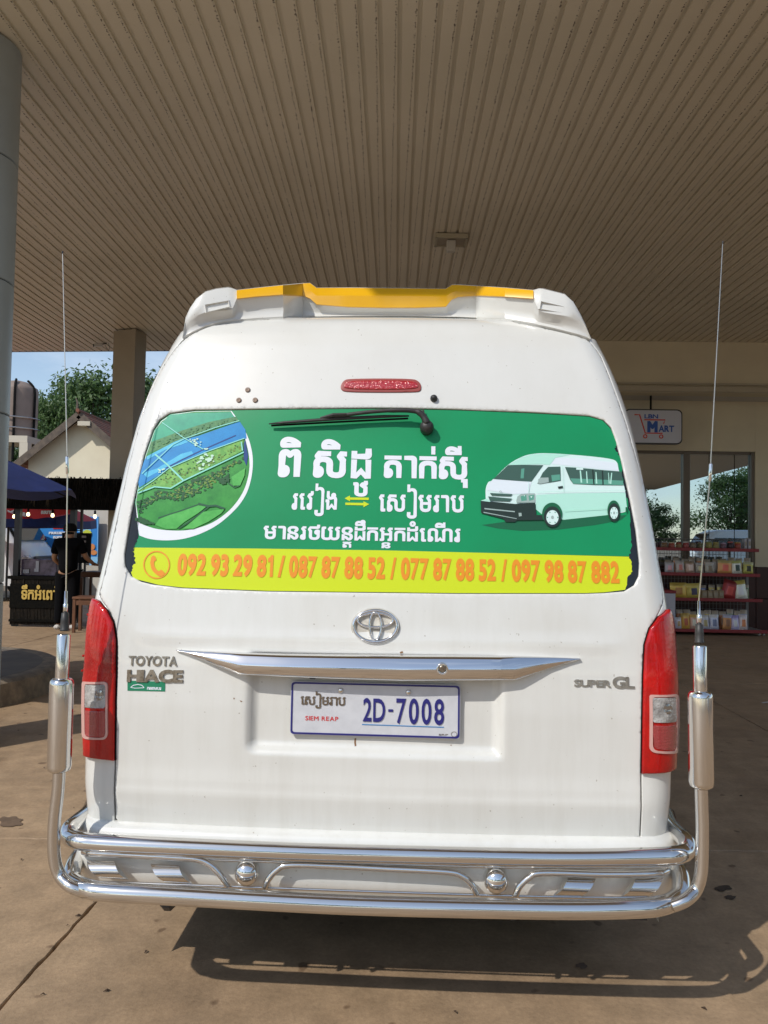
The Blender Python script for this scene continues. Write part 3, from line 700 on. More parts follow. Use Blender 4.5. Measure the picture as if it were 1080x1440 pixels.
# lettering of the film
def place(ls, BL, BR, top, mapf=SZ, flipx=False):
    """BL, BR: ends of the base line, top: sight point of the letter top above BL -> loops in (s, z)"""
    b = bbox(ls); p0 = np.array(mapf(*BL)); p1 = np.array(mapf(*BR)); p2 = np.array(mapf(*top)); W_ = b[1]-b[0]
    ex = (p1-p0)/W_; H_ = place.h; ey = np.array([0, (p2-p0)[1]/H_])
    return [[tuple(p0+ex*(q[0]-b[0])+ey*q[1]) for q in l] for l in ls]
HK = bbox(glyph('ព'))[3]; place.h = HK
A1 = khmer([('ព', 'ិ')], bo=.036); A2 = khmer([('ស', 'ិ'), ('ដ', '', 'ឋ')], .16, bo=.036); A3 = khmer([('ត', ''), ('ា', ''), ('ក', '់'), ('ស', 'ីុ')], .12, bo=.033)
loops = place(A1, (390, 668.5), (422, 668.5), (390, 633)) + place(A2, (439.5, 669), (522, 671), (439.5, 635)) + place(A3, (539.5, 670), (658, 672.5), (539.5, 641))
B1 = khmer([('រ', ''), ('វ', 'ៀ'), ('ង', '')], .11, bo=.026); B2 = khmer([('ស', 'ៀ'), ('ម', ''), ('រ', ''), ('ា', ''), ('ប', '')], .11, bo=.026)
loops += place(B1, (409.5, 715.5), (473.5, 715.5), (409.5, 694)) + place(B2, (532.5, 718), (652.5, 719.5), (532.5, 695.5))
C1 = khmer([('ម', ''), ('ា', ''), ('ន', ''), ('រ', ''), ('ថ', ''), ('យ', ''), ('ន', '', 'ត'), ('ដ', 'ឹ'), ('ក', ''), ('អ', '', 'ន'), ('ក', ''), ('ដ', 'ំ'), ('ណ', 'ើ'), ('រ', '')], .115, bo=.027)
loops += place(C1, (369.5, 757), (647.5, 761.5), (369.5, 739.5))
patch('khmer_lettering', loops, M_pw, rear_window, FO+.0014)
patch('direction_arrow', [px2([(484.5, 700.3), (492, 696.3), (492, 699), (518.5, 699.3), (518.5, 702.6), (492, 702.2), (492, 704.5)])], M_lime, rear_window, FO+.0014)
patch('direction_arrow', [px2([(519, 708.5), (511, 712.8), (511, 710.2), (485.5, 709.6), (485.5, 706.3), (511, 706.8), (511, 704.5)])], M_lime, rear_window, FO+.0014)
DG = bbox(glyph('0'))
def digits(s, bo=.05): return line(s, .115, .24, bo)
place.h = DG[3]
for s_, x0, x1 in (('092 93 29 81', 248, 383), ('/', 390, 399.5), ('087 87 88 52', 405.5, 541), ('/', 548.5, 557), ('077 87 88 52', 563.5, 697.5), ('/', 705, 713.5), ('097 98 87 882', 720, 872)):
    yb = lambda x: 807.2+(x-248)*.0185
    patch('phone_number', place(digits(s_), (x0, yb(x0)), (x1, yb(x1)), (x0, yb(x0)-27.5-(x0-248)*.001)), M_or, rear_window, FO+.0014)
ico = [ell(219.5, 794, 18.8, 19.8, 48), ell(219.5, 794, 17, 18, 48)[::-1]]
hs = sm([(212, 783), (216, 781), (219, 787), (216, 790), (217, 797), (222, 803), (226, 801), (231, 806), (228, 810), (221, 809), (213, 801), (210.5, 791)])
patch('telephone_symbol', [px2(ico[0]), px2(ico[1]), px2(hs)[::-1]], M_or, rear_window, FO+.0014, evenodd=True)

# ------------------------------------------------------------------ things on the tailgate
M_badge = mat('weathered_chrome_badge', (.42, .38, .33), .28, 1., var=(.22, .18, .14), vs=70)
def raised(name, loops, m, parent, h, base=0., disp=None):
    return patch(name, loops, m, parent, base+h, None, disp, h+.002, smooth=False)
# ring emblem: three ovals
eo = lambda cx, cy, rx, ry, th, n=40: [px2(ell(cx, cy, rx, ry, n)), px2(ell(cx, cy, rx-th, ry-th*.9, n))[::-1]]
em = empty('emblem'); em.parent = van
def ovalring(cx, cy, rx, ry, tx, h, name, n=44):
    V = []; Fs = []; m_ = 8
    for k in range(n):
        a = 2*math.pi*k/n
        for j in range(m_):
            b = math.pi*j/(m_-1); o_ = math.cos(b)*tx/2; s_, z_ = SZ(cx+(rx-tx/2+o_)*math.cos(a), cy+(ry-tx/2+o_)*math.sin(a)); p = P(s_, z_)+Nn(s_, z_)*(h*math.sin(b)); V.append(tuple(p))
    for k in range(n):
        for j in range(m_-1): Fs.append((k*m_+j, k*m_+j+1, ((k+1) % n)*m_+j+1, ((k+1) % n)*m_+j))
    return mobj(name, V, Fs, M_chrome, em, True)
ovalring(528, 880.5, 33.5, 25.2, 6.2, .013, 'outer_oval')
ovalring(528, 872.3, 27.5, 12.2, 5.0, .0135, 'wide_oval')
ovalring(528, 880.5, 10.5, 22.0, 4.8, .014, 'upright_oval')
patch('emblem_backing', [px2(ell(528, 881, 34.5, 26.2, 40))], mat('grime_tinted_backing', (.55, .53, .47), .5, var=(.4, .36, .3), vs=60), em, .0012)
place.h = bbox(glyph('T'))[3]
raised('brand_badge', place(line('TOYOTA', .07, .3, .03), (181, 935), (249.5, 936.3), (181, 922.3)), M_badge, van, .004)
raised('model_badge', place(line('HIACE', .08, .3, .06), (179, 957.8), (257.5, 958.6), (179, 942.5)), M_badge, van, .005)
raised('trim_badge', place(line('SUPER', .05, .3, .035), (807, 964.6), (859, 966), (807, 955.6)) + place(line('GL', .06, .3, .045), (861, 966.5), (892, 967.3), (861, 951.8)), mat('worn_silver_badge', (.52, .50, .46), .3, .8, var=(.3, .28, .25), vs=60), van, .004)
st = patch('small_green_sticker', [px2([(179.5, 957), (232.5, 958.5), (232.3, 972.3), (179.6, 971.2)])], mat('sticker_green', (.01, .20, .10), .4), van, .0015)
place.h = HK
sm2 = khmer([('ក', ''), ('ន', ''), ('ត', ''), ('ម', ''), ('ប', ''), ('រ', '')], .05, .03)
patch('sticker_print', place(sm2, (207, 969.5), (227, 970), (207, 966)) + [px2(stroke([(184, 966.5), (188, 963.5), (194, 962.3), (200, 963.5), (203, 967)], 1.0)), px2(stroke([(184, 966.5), (190, 967.6), (203, 967)], .8))], M_pw, st, .0019)
# chrome garnish above the plate
gt = [(249, 913), (275, 914.4), (339.7, 917), (400, 918.6), (480, 919.6), (566, 920.2), (640, 920.6), (700, 921.2), (723, 921.6), (770, 923.5), (815, 925.3)]
gb = [(249, 914.6), (275, 922.5), (339.7, 946), (400, 948.5), (480, 951.5), (566, 954), (640, 953.5), (700, 953.2), (723, 953.6), (770, 939), (815, 926.8)]
prof = [(0, 0), (0, .66), (.03, .75), (.12, .82), (.24, .89), (.36, .95), (.44, .985), (.50, 1.), (.56, .995), (.72, .90), (.96, .74), (1.0, .68), (1.0, .4), (.98, 0)]
V = []; Fs = []; m_ = len(prof)
GT = [(SZ(*a), SZ(*b)) for a, b in zip(gt, gb)]; dd = [.012, .02, .045, .052, .055, .056, .055, .053, .045, .022, .012]
NI = 5; st_ = []
for i in range(len(GT)-1):
    for k in range(NI): st_.append((i+k/NI))
st_.append(len(GT)-1)
for u in st_:
    i = min(int(u), len(GT)-2); f = u-i; A0 = np.array(GT[i]); A1_ = np.array(GT[i+1]); tb = A0*(1-f)+A1_*f; dp = dd[i]*(1-f)+dd[i+1]*f
    for v, o_ in prof:
        q = tb[0]*(1-v)+tb[1]*v; p = P(q[0], q[1]); V.append((p[0], p[1]-dp*o_, p[2]))
for i in range(len(st_)-1):
    for j in range(m_-1): a = i*m_+j; Fs.append((a, a+m_, a+m_+1, a+1))
Fs += [tuple(range(m_)), tuple((len(st_)-1)*m_+k for k in range(m_))[::-1]]
gar = autosmooth(mobj('chrome_garnish', V, Fs, mat('garnish_chrome', (.78, .77, .76), .055, 1., bump=.02, bs=5), van), 40)
lk = LY(622, 940, -.042); w = MB(); w.lathe([(.018, 0), (.018, .005), (.013, .008), (.013, .004), (.0, .004)], lk, 24, (0, -1, 0)); l_ = w.build('key_lock', M_chrome, gar, True)
w = MB(); w.lathe([(.011, 0), (.008, .002), (0, .002)], lk+Vector((0, -.0045, 0)), 18, (0, -1, 0)); w.build('keyhole_cover', M_badge, gar)
w = MB().box(LY(440, 952, -.0), (.022, .02, .012), bev=.004); w.build('opener_button', M_rubber, gar)
# number plate
plate_y = .028
c4 = [LY(409.2, 957.8, plate_y-.012), LY(647.5, 963.4, plate_y-.012), LY(647, 1039.6, plate_y-.012), LY(407.4, 1032.6, plate_y-.012)]
M_plate = mat('plate_enamel', (.60, .61, .64), .38, var=(.54, .55, .58), vs=25); M_navy = mat('plate_navy', (.02, .02, .17), .4); M_pred = mat('plate_red', (.60, .03, .03), .4)
def plate_pt(u, v, off=0): return (c4[3]*(1-u)+c4[2]*u)*(1-v)+(c4[0]*(1-u)+c4[1]*u)*v+Vector((0, -off, 0))
plate = empty('number_plate'); plate.parent = van
def pl_loops(name, loops, m, off, skirt=.0, evenodd=False):
    v2, tri = fill(loops, None, evenodd); V = [plate_pt(a, b, off) for a, b in v2]; n0 = len(V); Fs = [tuple(t) for t in tri]
    if skirt:
        be = boundary(tri); V += [plate_pt(a, b, off-skirt) for a, b in v2]; Fs += [(b, a, a+n0, b+n0) for a, b in be]
    return mobj(name, V, Fs, m, plate)
def rrect(u0, v0, u1, v1, ru, rv, n=5):
    o_ = []
    for cx, cy, a in ((u1-ru, v1-rv, 0), (u0+ru, v1-rv, 90), (u0+ru, v0+rv, 180), (u1-ru, v0+rv, 270)):
        for k in range(n+1): t = rad(a+90*k/n); o_.append((cx+ru*math.cos(t), cy+rv*math.sin(t)))
    return o_
pl_loops('plate_sheet', [rrect(0, 0, 1, 1, .02, .06)], M_plate, 0, .006)
pl_loops('plate_border', [rrect(.004, .012, .996, .988, .02, .06), rrect(.014, .045, .986, .955, .016, .05)[::-1]], M_navy, .0016, .0014, True)
def on_plate(ls, u0, u1, v0, v1, h=None):
    b = bbox(ls); h = h or b[3]; return [[(u0+(q[0]-b[0])/(b[1]-b[0])*(u1-u0), v0+q[1]/h*(v1-v0)) for q in l] for l in ls]
pl_loops('plate_number', on_plate(line('2D', .12, .3, .018), .430, .560, .29, .72) + [[(.578, .475), (.606, .475), (.606, .52), (.578, .52)]] + on_plate(line('7008', .17, .3, .018), .625, .905, .27, .735), M_navy, .0026, .0022)
pl_loops('plate_underline', [[(.425, .215), (.905, .205), (.905, .222), (.425, .232)]], mat('plate_blue', (.04, .22, .5), .4), .0012)
pl_loops('plate_province_khmer', on_plate(khmer([('ស', 'ៀ'), ('ម', ''), ('រ', ''), ('ា', ''), ('ប', '')], .05, .02), .06, .325, .57, .72, HK), M_badge, .0024, .002)
pl_loops('plate_province_name', on_plate(line('SIEM REAP', .13, .35, .02), .09, .285, .275, .355), M_pred, .0012)
pl_loops('plate_seal', [ell(.965, .09, .018, .05, 20), ell(.965, .09, .015, .042, 20)[::-1]], M_badge, .001, 0, True)
pl_loops('plate_small_print', on_plate(line('SRP 2015'[:3], .10, .3, .02), .875, .93, .06, .09), M_badge, .001)
for u in (.296, .695):
    w = MB(); w.lathe([(.0085, 0), (.0085, .003), (.005, .0055), (0, .006)], plate_pt(u, .845), 16, (0, -1, 0)); w.build('plate_screw', M_steel, plate, True)
# high brake light
bl = [(479, 542), (484, 535), (492, 533.2), (535, 532.6), (580, 533.2), (588, 536), (592.5, 542), (592, 550), (585, 552), (535, 552.3), (487, 551.6), (479.5, 549)]
b0 = patch('high_brake_light', [densify(px2(smoothloop(bl, 2)), .02)], mat('brake_light_rim', (.30, .06, .05), .4), van, .004, .02, None, .006, .002)
patch('brake_lens', [densify(px2(smoothloop([(483, 542), (488, 536.5), (535, 535.5), (582, 536.5), (588.5, 542), (587, 548), (535, 549.2), (485, 548)], 2)), .02)], mat('brake_red', (.40, .012, .015), .12, coat=1., bump=.5, bs=120), b0, .007, .01, None, .005, .002)
for q in ((348.5, 548.5), (336, 563), (359, 563)):
    s_, z_ = SZ(*q); p = P(s_, z_); nn = Nn(s_, z_); w = MB(); w.lathe([(.009, -.001), (.009, .003), (.006, .005), (.004, .003), (0, .003)], p, 14, nn); w.build('body_plug', mat('rusty_plug', (.22, .13, .08), .6, var=(.35, .3, .26), vs=150), van, True)
s_, z_ = SZ(610, 561); w = MB(); w.lathe([(.012, -.001), (.012, .008), (.009, .014), (.004, .018), (0, .018)], P(s_, z_), 16, Nn(s_, z_)); w.build('washer_nozzle', M_rubber, van, True)
# small rust marks
rs = mat('rust_mark', (.22, .12, .055), .8)
for pp in ([(497.5, 1042), (500, 1041), (499.5, 1047), (500.3, 1052), (498, 1053), (497, 1048)], [(562, 917), (566, 915.5), (567, 918), (563, 919)], [(634, 1051), (636, 1050.5), (635.5, 1053)], [(328, 981), (330.5, 981.5), (329, 984)], [(337, 984.5), (341, 986), (339, 987.5)],
           [(500, 1178.5), (540, 1180), (592, 1182.5), (592, 1184), (540, 1182.5), (500, 1180.5)]):
    patch('rust_mark', [px2(pp)], rs if pp[0][1] != 1178.5 else M_gap, van, .0008, disp=hdisp)
# wiper
wip = empty('rear_wiper'); wip.parent = van
def off(px, py, h): s_, z_ = SZ(px, py); return Vector(P(s_, z_)+Nn(s_, z_)*h)
w = MB(); w.lathe([(.022, -.004), (.023, .018), (.019, .032), (.011, .038), (0, .039)], off(600, 603, 0), 20, Nn(*SZ(600, 603))); w.build('wiper_cap', M_rubber, wip, True)
w = MB(); w.tube(catmull([off(600, 600, .03), off(593, 589, .036), off(583, 584.5, .038), off(560, 583.2, .038), off(520, 585, .034), off(470, 590, .026)], 5), [.0125]*3+[.0105]*6+[.008]*8+[.0065]*8+[.005]*1, 8); w.build('wiper_arm', M_rubber, wip, True)
w = MB(); w.tube([off(379.5, 598.2, .014), off(400, 596.8, .017), off(470, 592.6, .022), off(540, 588.5, .018), off(575, 587, .013)], [.002, .0048, .0062, .0055, .003], 6); w.build('blade_frame', M_rubber, wip, True)
w = MB(); a, b, c_, d_ = off(382, 599, .012), off(574, 588.5, .012), off(574, 592, .0), off(382, 601.5, .0)
mid = [off(430, 596.3, .012), off(500, 592, .012)]
w.tube([off(382, 599.4, .006), off(470, 594.6, .006), off(574, 589.4, .006)], [.0035]*3, 6); w.build('wiper_blade', M_gap, wip)
w = MB(); w.tube([off(595, 577, .006), off(595.5, 584, .02), off(598, 592, .03)], [.003, .003, .003], 6); w.build('washer_stub', M_rubber, wip)
w = MB(); w.tube([off(452, 591.4, .020), off(470, 589.2, .034), off(488, 588, .034)], [.005, .007, .005], 6); w.build('blade_clip', M_rubber, wip)

# ---- tail lights
M_badge2 = mat('lamp_reflector', (.42, .42, .42), .15, .9)
def tail(sg, pts, lens_o, white, redlow, screws):
    t0 = empty('tail_light'); t0.parent = van
    lp = px2(pts)
    lp = densify(lp, .012)
    patch('light_gasket', [[(s+(.0045 if sg < 0 else -.0045)*(1 if abs(s) < abs(lp[0][0]) else 1), z) for s, z in lp]], M_gap, t0, .002, .03)
    patch('red_housing', [lp], M_red, t0, .012, .012, lambda s, z: .004*np.clip((np.abs(s)-.82)/.05, 0, 1), .013, .006)
    lz = px2(lens_o); patch('lens_rim', [densify(smoothloop(densify(lz, .02), 2), .012), densify(smoothloop(densify(px2(white_in(lens_o)), .02), 2), .012)[::-1]], M_lensrim, t0, .0195, None, None, .012, evenodd=True)
    patch('reversing_lens', [densify(smoothloop(densify(px2(white), .02), 1), .008)], M_clearlens, t0, .0182, .004, lambda s, z: .0009*np.sin(z*900)+.0006*np.sin(s*700), .006)
    patch('rear_reflector', [densify(smoothloop(densify(px2(redlow), .02), 1), .008)], M_redlow, t0, .0182, .004, lambda s, z: .0007*np.sin(z*900), .006)
    cx = sum(p[0] for p in white)/len(white)+(6 if sg < 0 else 4); cy = sum(p[1] for p in white)/len(white)
    patch('bulb_reflector', [px2(ell(cx, cy-1, 5, 7, 18))], M_badge2, t0, .0196, .005, lambda s, z: .001*np.cos((s*900))+.001*np.sin(z*900))
    for q in screws:
        s_, z_ = SZ(*q); w = MB(); w.lathe([(.004, 0), (.004, .006), (0, .007)], P(s_+sg*.03, z_)+Nn(s_+sg*.03, z_)*.01, 8, Nn(s_+sg*.04, z_)); w.build('lens_clip', M_red, t0)
def white_in(l):
    cx = sum(p[0] for p in l)/len(l); cy = sum(p[1] for p in l)/len(l); return [(cx+(x-cx)*.80, cy+(y-cy)*.925) for x, y in l]
def ext(pts, sg):                                           # carry the outer side of the light round the corner
    return pts
tl = [(135.3, 842), (141, 845), (151.5, 858), (160, 875.7), (163.8, 900), (163.4, 950), (162.2, 1006), (161.6, 1069), (140, 1066), (122.8, 1062), (121.5, 1000), (122, 956.7), (124.7, 928.5), (128, 882.8), (132.6, 851)]
trr = [(936.5, 857), (925, 866.7), (913, 883), (906, 906.7), (903.9, 950), (903, 1006.7), (901.8, 1087), (925, 1086), (946, 1081), (947.6, 1000), (947.3, 966.7), (945, 920), (941.5, 873)]
tail(-1, tl, [(123.5, 957.5), (151, 957.5), (155, 961), (155, 1033), (151, 1038), (126, 1037), (123.3, 1033)], [(125, 961.5), (152, 961.5), (152, 994), (125, 993)], [(125, 997.5), (152, 998.5), (151, 1034), (125, 1032)], [(131, 866), (126.5, 924), (125, 945)])
tail(1, trr, [(910.5, 975.5), (943.5, 974.8), (946.3, 979), (946.3, 1051), (944, 1057), (915, 1056), (910.5, 1051)], [(914, 980), (943.5, 979), (943.5, 1013.5), (914, 1013.5)], [(914, 1018), (943.5, 1018), (943.5, 1052), (917, 1050.5)], [(944, 884), (947.4, 940), (947.6, 960)])

# ---- bumper cover
def foot(o_):
    w_ = .935; r = .11; pts = []
    for k in range(3): pts.append((-(w_+o_), .45-.15*k))
    for k in range(9): t = math.pi+math.pi/2*k/8; pts.append((-(w_-r)+(r+o_)*math.cos(t), .11+(r+o_)*math.sin(t)))
    for k in range(1, 12): x = -(w_-r)+2*(w_-r)*k/12; pts.append((x, -o_-.0))
    for k in range(9): t = -math.pi/2+math.pi/2*k/8; pts.append(((w_-r)+(r+o_)*math.cos(t), .11+(r+o_)*math.sin(t)))
    for k in range(3): pts.append((w_+o_, .15+.15*k))
    return [(x, y+.002+.03*(x/.95)**2) for x, y in pts]
pf = [(-.03, .492), (-.01, .5), (.002, .497), (.018, .49), (.028, .478), (.033, .46), (.034, .40), (.030, .355), (.020, .315), (-.01, .285), (-.06, .28)]
V = []; Fs = []; n = len(foot(0))
zhb = SZ(528, 1170.5)[1]-.004
for o_, z in pf: V += [(x, y, z-.492+zhb) for x, y in foot(o_)]
for i in range(len(pf)-1):
    for k in range(n-1): Fs.append((i*n+k, i*n+k+1, (i+1)*n+k+1, (i+1)*n+k))
autosmooth(mobj('rear_bumper', V, Fs, M_white, van), 50)

# ---- spoiler
spt = [  # px x at seam, seam y, lip y, top y
    (257, 477.5, 476, 473.5), (261, 474, 460, 447), (267, 470.5, 450, 434), (276, 466, 444, 421), (289, 460, 439, 410.5), (304, 456, 437, 406.5), (321, 453, 436, 404.5), (326.5, 452.5, 435, 406),
    (333, 452, 420, 408.5), (360, 449.5, 417, 405.5), (398, 447.6, 414.2, 401.5), (426, 446.4, 415.6, 399), (436, 446, 420, 398.5), (445, 445.8, 428, 405.3), (490, 445, 431.5, 405.2), (538, 444.6, 432.5, 405.6), (585, 445, 432.5, 406), (627, 445.8, 431, 406.6), (635.5, 446, 421, 401),
    (645, 446.2, 417, 401), (669, 447.3, 415.4, 402.5), (710, 450, 417, 405.2), (750, 457, 420, 408.6), (757.5, 459, 436, 406.5), (764, 460, 439, 406.5), (780, 463.5, 442, 410.5), (794, 467, 444, 414), (806, 470, 447, 425), (815, 472.5, 452, 440), (823, 475.5, 462, 456), (830.5, 478.5, 477, 475)]
rows = []; ly = []
for i, (x, a, b, c_) in enumerate(spt):
    sm_s, sm_z = SZ(min(max(x, 258.5), 829), a); p0 = Vector(P(sm_s, sm_z)+Nn(sm_s, sm_z)*.006)
    e_ = min(1, min(i, len(spt)-1-i)/5)
    fin = i < 8 or i > len(spt)-9
    yl = p0.y-.003-.014*e_+(-.010 if fin and e_ > .5 else 0)
    ly.append(yl)
    p1 = LY(x, b, yl+.004); pm = p0.lerp(p1, .5)+Vector((0, .012*e_, -.0)); p2 = LY(x, c_, yl+.020*e_); pt = LY(x, c_, yl+.034)+Vector((0, 0, .003)); pb_ = Vector((p2.x*.93, yl+.42, min(2.325, p2.z+.05)+.0)); 
    pq = pt.lerp(pb_, .4)+Vector((0, 0, .012*e_))
    rows.append([p0-Vector(Nn(sm_s, sm_z))*.02, p0, p0.lerp(pm, .5)+Vector((0, .004*e_, 0)), pm, p1.lerp(pm, .3), p1, p1.lerp(p2, .5)+Vector((0, -.004, 0)), p2, pt, pq, pb_])
V = [p for r in rows for p in r]; m_ = len(rows[0]); Fs = [(i*m_+j, (i+1)*m_+j, (i+1)*m_+j+1, i*m_+j+1) for i in range(len(rows)-1) for j in range(m_-1)]
spo = autosmooth(mobj('roof_spoiler', V, Fs, M_white, van), 38)
# yellow strip along its edge
ys = []; 
for i in range(8, len(spt)-8):
    x, a, b, c_ = spt[i]; yl = ly[i]-.004
    cen = 443 <= x <= 636
    p1 = LY(x, b-.2, yl); p2 = LY(x, c_-.4, yl+(.024 if cen else .016))
    if cen: pmid = LY(x, c_+10.5, yl-.003)
    else: pmid = p1.lerp(p2, .5)+Vector((0, -.003, 0))
    pt = p2+Vector((0, .03, .006)); pu = p1+Vector((0, .03, 0))
    ys.append([pu, p1, pmid, p2, pt, pt+Vector((0, .05, -.002))])
V = [p for r in ys for p in r]; m_ = 6; Fs = [(i*m_+j, (i+1)*m_+j, (i+1)*m_+j+1, i*m_+j+1) for i in range(len(ys)-1) for j in range(m_-1)]
Fs += [tuple(range(m_)), tuple((len(ys)-1)*m_+k for k in range(m_))[::-1]]
ylw = autosmooth(mobj('yellow_edge', V, Fs, M_yel, spo), 30)
for q in ([(288, 428.5), (321, 422.5), (323, 431), (290, 439)], [(761, 423.5), (793, 431), (792, 440), (759, 434)]):
    yl = ly[5]-.006; c_ = [LY(*p, yl) for p in q]
    V = c_+[p.lerp(sum(c_, Vector())/4, .14)+Vector((0, .008, 0)) for p in c_]; cc = sum(c_, Vector())/4; out = [cc+(p-cc)*1.12+Vector((0, .006, 0)) for p in c_]
    V = out+V; mobj('spoiler_vent', V, [(0, 1, 5, 4), (1, 2, 6, 5), (2, 3, 7, 6), (3, 0, 4, 7), (4, 5, 9, 8), (5, 6, 10, 9), (6, 7, 11, 10), (7, 4, 8, 11), (8, 9, 10, 11)], M_white, spo)

# ---- steel rear guard with pods and whip antennas
GS[0] = .062
gu = empty('rear_guard'); gu.parent = van
def tb(name, pts, r, m=M_steel, n=16, sub=6, parent=gu):
    P_ = catmull(pts, sub) if sub else pts
    if isinstance(r, (list, tuple)) and sub: r = list(np.interp(np.linspace(0, len(pts)-1, len(P_)), range(len(pts)), r))
    return autosmooth(MB().tube(P_, r, n).build(name, m, parent), 50)
tb('upper_tube', [LY(131, 1128, .30), LY(124, 1143, .16), LY(104, 1160, .02), LY(97, 1168, -.05), LY(98.5, 1177, -.10), LY(112, 1182.5, -.127), LY(140, 1185.5, -.13), LY(206, 1189, -.13), LY(400, 1197.5, -.13), LY(540, 1201.5, -.13), LY(780, 1206.5, -.13), LY(913, 1205, -.13), LY(948, 1203, -.127), LY(963, 1198.5, -.10), LY(966, 1189, -.05), LY(962, 1180, .02), LY(947, 1163, .16), LY(941, 1148, .30)], .0265, n=24)
tb('lower_tube', [LY(124, 1190, .20), LY(109, 1208, .06), LY(101, 1226, -.05), LY(103, 1240, -.12), LY(122, 1249.5, -.165), LY(150, 1254, -.178), LY(240, 1259, -.18), LY(400, 1268, -.18), LY(540, 1274, -.18), LY(780, 1279, -.18), LY(890, 1277.5, -.18), LY(930, 1273.5, -.165), LY(953, 1263, -.12), LY(958, 1246, -.05), LY(955, 1226, .05), LY(943, 1207, .20)], .0275, n=24)
for pts in ([(83.4, 1078), (81.7, 1110), (77, 1150), (75.5, 1185), (77.5, 1212), (85, 1232), (99, 1246), (118, 1253)], [(985.8, 1100), (986.5, 1130), (987.5, 1165), (987, 1205), (985, 1232), (978, 1252), (964, 1266), (945, 1274)]):
    tb('upright_tube', [LY(x, y, -.15-.02*(k > 5)) for k, (x, y) in enumerate(pts)], .0185, M_steel2, 20)
arcr = .0095
tb('arc_tube', [LY(118, 1198, -.085)]+[LY(x, y, -.125) for x, y in ((130, 1199.5), (180, 1202), (240, 1205.5), (278, 1208.5), (297, 1217), (311, 1232), (321, 1247))], arcr, sub=5)
tb('arc_tube', [LY(x, y, -.125) for x, y in ((372, 1249), (378, 1236), (390, 1223), (408, 1216.5), (480, 1218.5), (540, 1221.5), (628, 1226), (650, 1232), (663, 1243), (671, 1258))], arcr, sub=5)
tb('arc_tube', [LY(x, y, -.125) for x, y in ((725, 1259), (731, 1246), (744, 1234), (763, 1227.5), (850, 1229.5), (920, 1228.5))]+[LY(938, 1225, -.085)], arcr, sub=5)
for x, y in ((346.5, 1228), (698, 1239)):
    w = MB(); w.lathe([(.037, -.03), (.037, .002), (.034, .010), (.025, .019), (.012, .0245), (0, .026)], LY(x, y, -.115), 28, (0, -1, 0)); autosmooth(w.build('dome_cap', M_chrome, gu, True), 40)
def slant(q):                                               # angled half-tube louvre
    a, b, c_, d_ = [LY(*p, -.112) for p in q]; V = []; n_ = 9
    for k in range(n_):
        t = k/(n_-1); bu = .020*math.sin(math.pi*t); l_ = a.lerp(d_, t); r_ = b.lerp(c_, t); V += [l_+Vector((0, -bu, 0)), r_+Vector((0, -bu, 0))]
    Fs = [(2*k, 2*k+2, 2*k+3, 2*k+1) for k in range(n_-1)]
    Fs.append(tuple(2*k for k in range(n_))); Fs.append(tuple(2*k+1 for k in range(n_))[::-1])
    autosmooth(mobj('slanted_louvre', V, Fs, M_steel, gu), 40)
slant([(122, 1209.5), (161, 1211.5), (181, 1237), (143, 1235)]); slant([(212, 1215), (251, 1217), (271, 1243), (233, 1240.5)])
slant([(799, 1235), (838, 1235.5), (815, 1260.5), (777, 1260)]); slant([(894, 1235), (933, 1234), (909, 1261), (872, 1261.5)])
# trim strips the louvres sit on
for y0, y1, xa, xb, ya in ((1203, 1215, 120, 940, -.11), (1249, 1262, 124, 935, -.11)):
    tb('trim_rail', [LY(xa, y0-1 if y0 < 1210 else 1240, ya), LY(330, y0+7 if y0 < 1210 else 1247, ya), LY(540, y1+.5 if y0 < 1210 else 1254.5, ya), LY(760, y1+5 if y0 < 1210 else 1261, ya), LY(xb, y1+4 if y0 < 1210 else 1263, ya)], .0045, M_steel2, 8, 4)
def pod(xc0, y0, xc1, y1, tx, ty0, seams):
    a = LY(xc0, y0, -.15); b = LY(xc1, y1, -.15); ax = b-a; L_ = ax.length
    w = MB(); w.lathe([(.0185, 0), (.027, .002), (.033, .009), (.035, .018), (.035, L_-.018), (.033, L_-.007), (.024, L_), (.0185, L_)], a, 32, ax); o = autosmooth(w.build('silencer_pod', M_steel, gu), 45)
    c_ = LY(tx, ty0, -.15); w = MB(); w.lathe([(.0, 0), (.017, 0), (.0195, .004), (.0195, (a-c_).length+.01)], c_, 28, a-c_); autosmooth(w.build('antenna_mast', M_steel, gu), 45)
pod(87, 953, 83.2, 1085, 89.8, 892, 0); pod(984.6, 971, 986, 1108, 984, 908, 0)
def antenna(base, bl_, fer, fer2, con, tip, yl=-.15):
    an = empty('whip_antenna'); an.parent = van
    q = lambda p: LY(*p, yl)
    w = MB(); ax = q(bl_)-q(base); w.lathe([(.014, 0), (.014, .004), (.0125, .006), (.0125, ax.length*.5), (.0105, ax.length), (.006, ax.length+.002)], q(base), 16, ax); w.build('antenna_base', M_rubber, an, True)
    w = MB(); ax = q(fer)-q(bl_); w.lathe([(.0065, 0), (.0065, ax.length*.4), (.0045, ax.length*.42), (.0042, ax.length)], q(bl_), 12, ax); w.build('ferrule', M_chrome, an, True)
    c0, c1 = q(con), q((con[0]+(tip[0]-con[0])*.07, con[1]-22)); w = MB(); w.tube([q(fer), c0], .0021, 6); w.tube([c1, q(tip)], [.0017, .0011], 6); w.build('antenna_rod', mat('antenna_steel', (.62, .57, .50), .3, .9), an)
    w = MB(); w.lathe([(.003, -.004), (.0048, 0), (.0048, (c1-c0).length), (.003, (c1-c0).length+.004)], c0, 12, c1-c0); w.build('joint_sleeve', M_chrome, an, True)
    w = MB(); w.lathe([(.001, -.002), (.0028, 0), (.0028, .006), (0, .008)], q(tip), 8); w.build('antenna_tip', M_rubber, an)
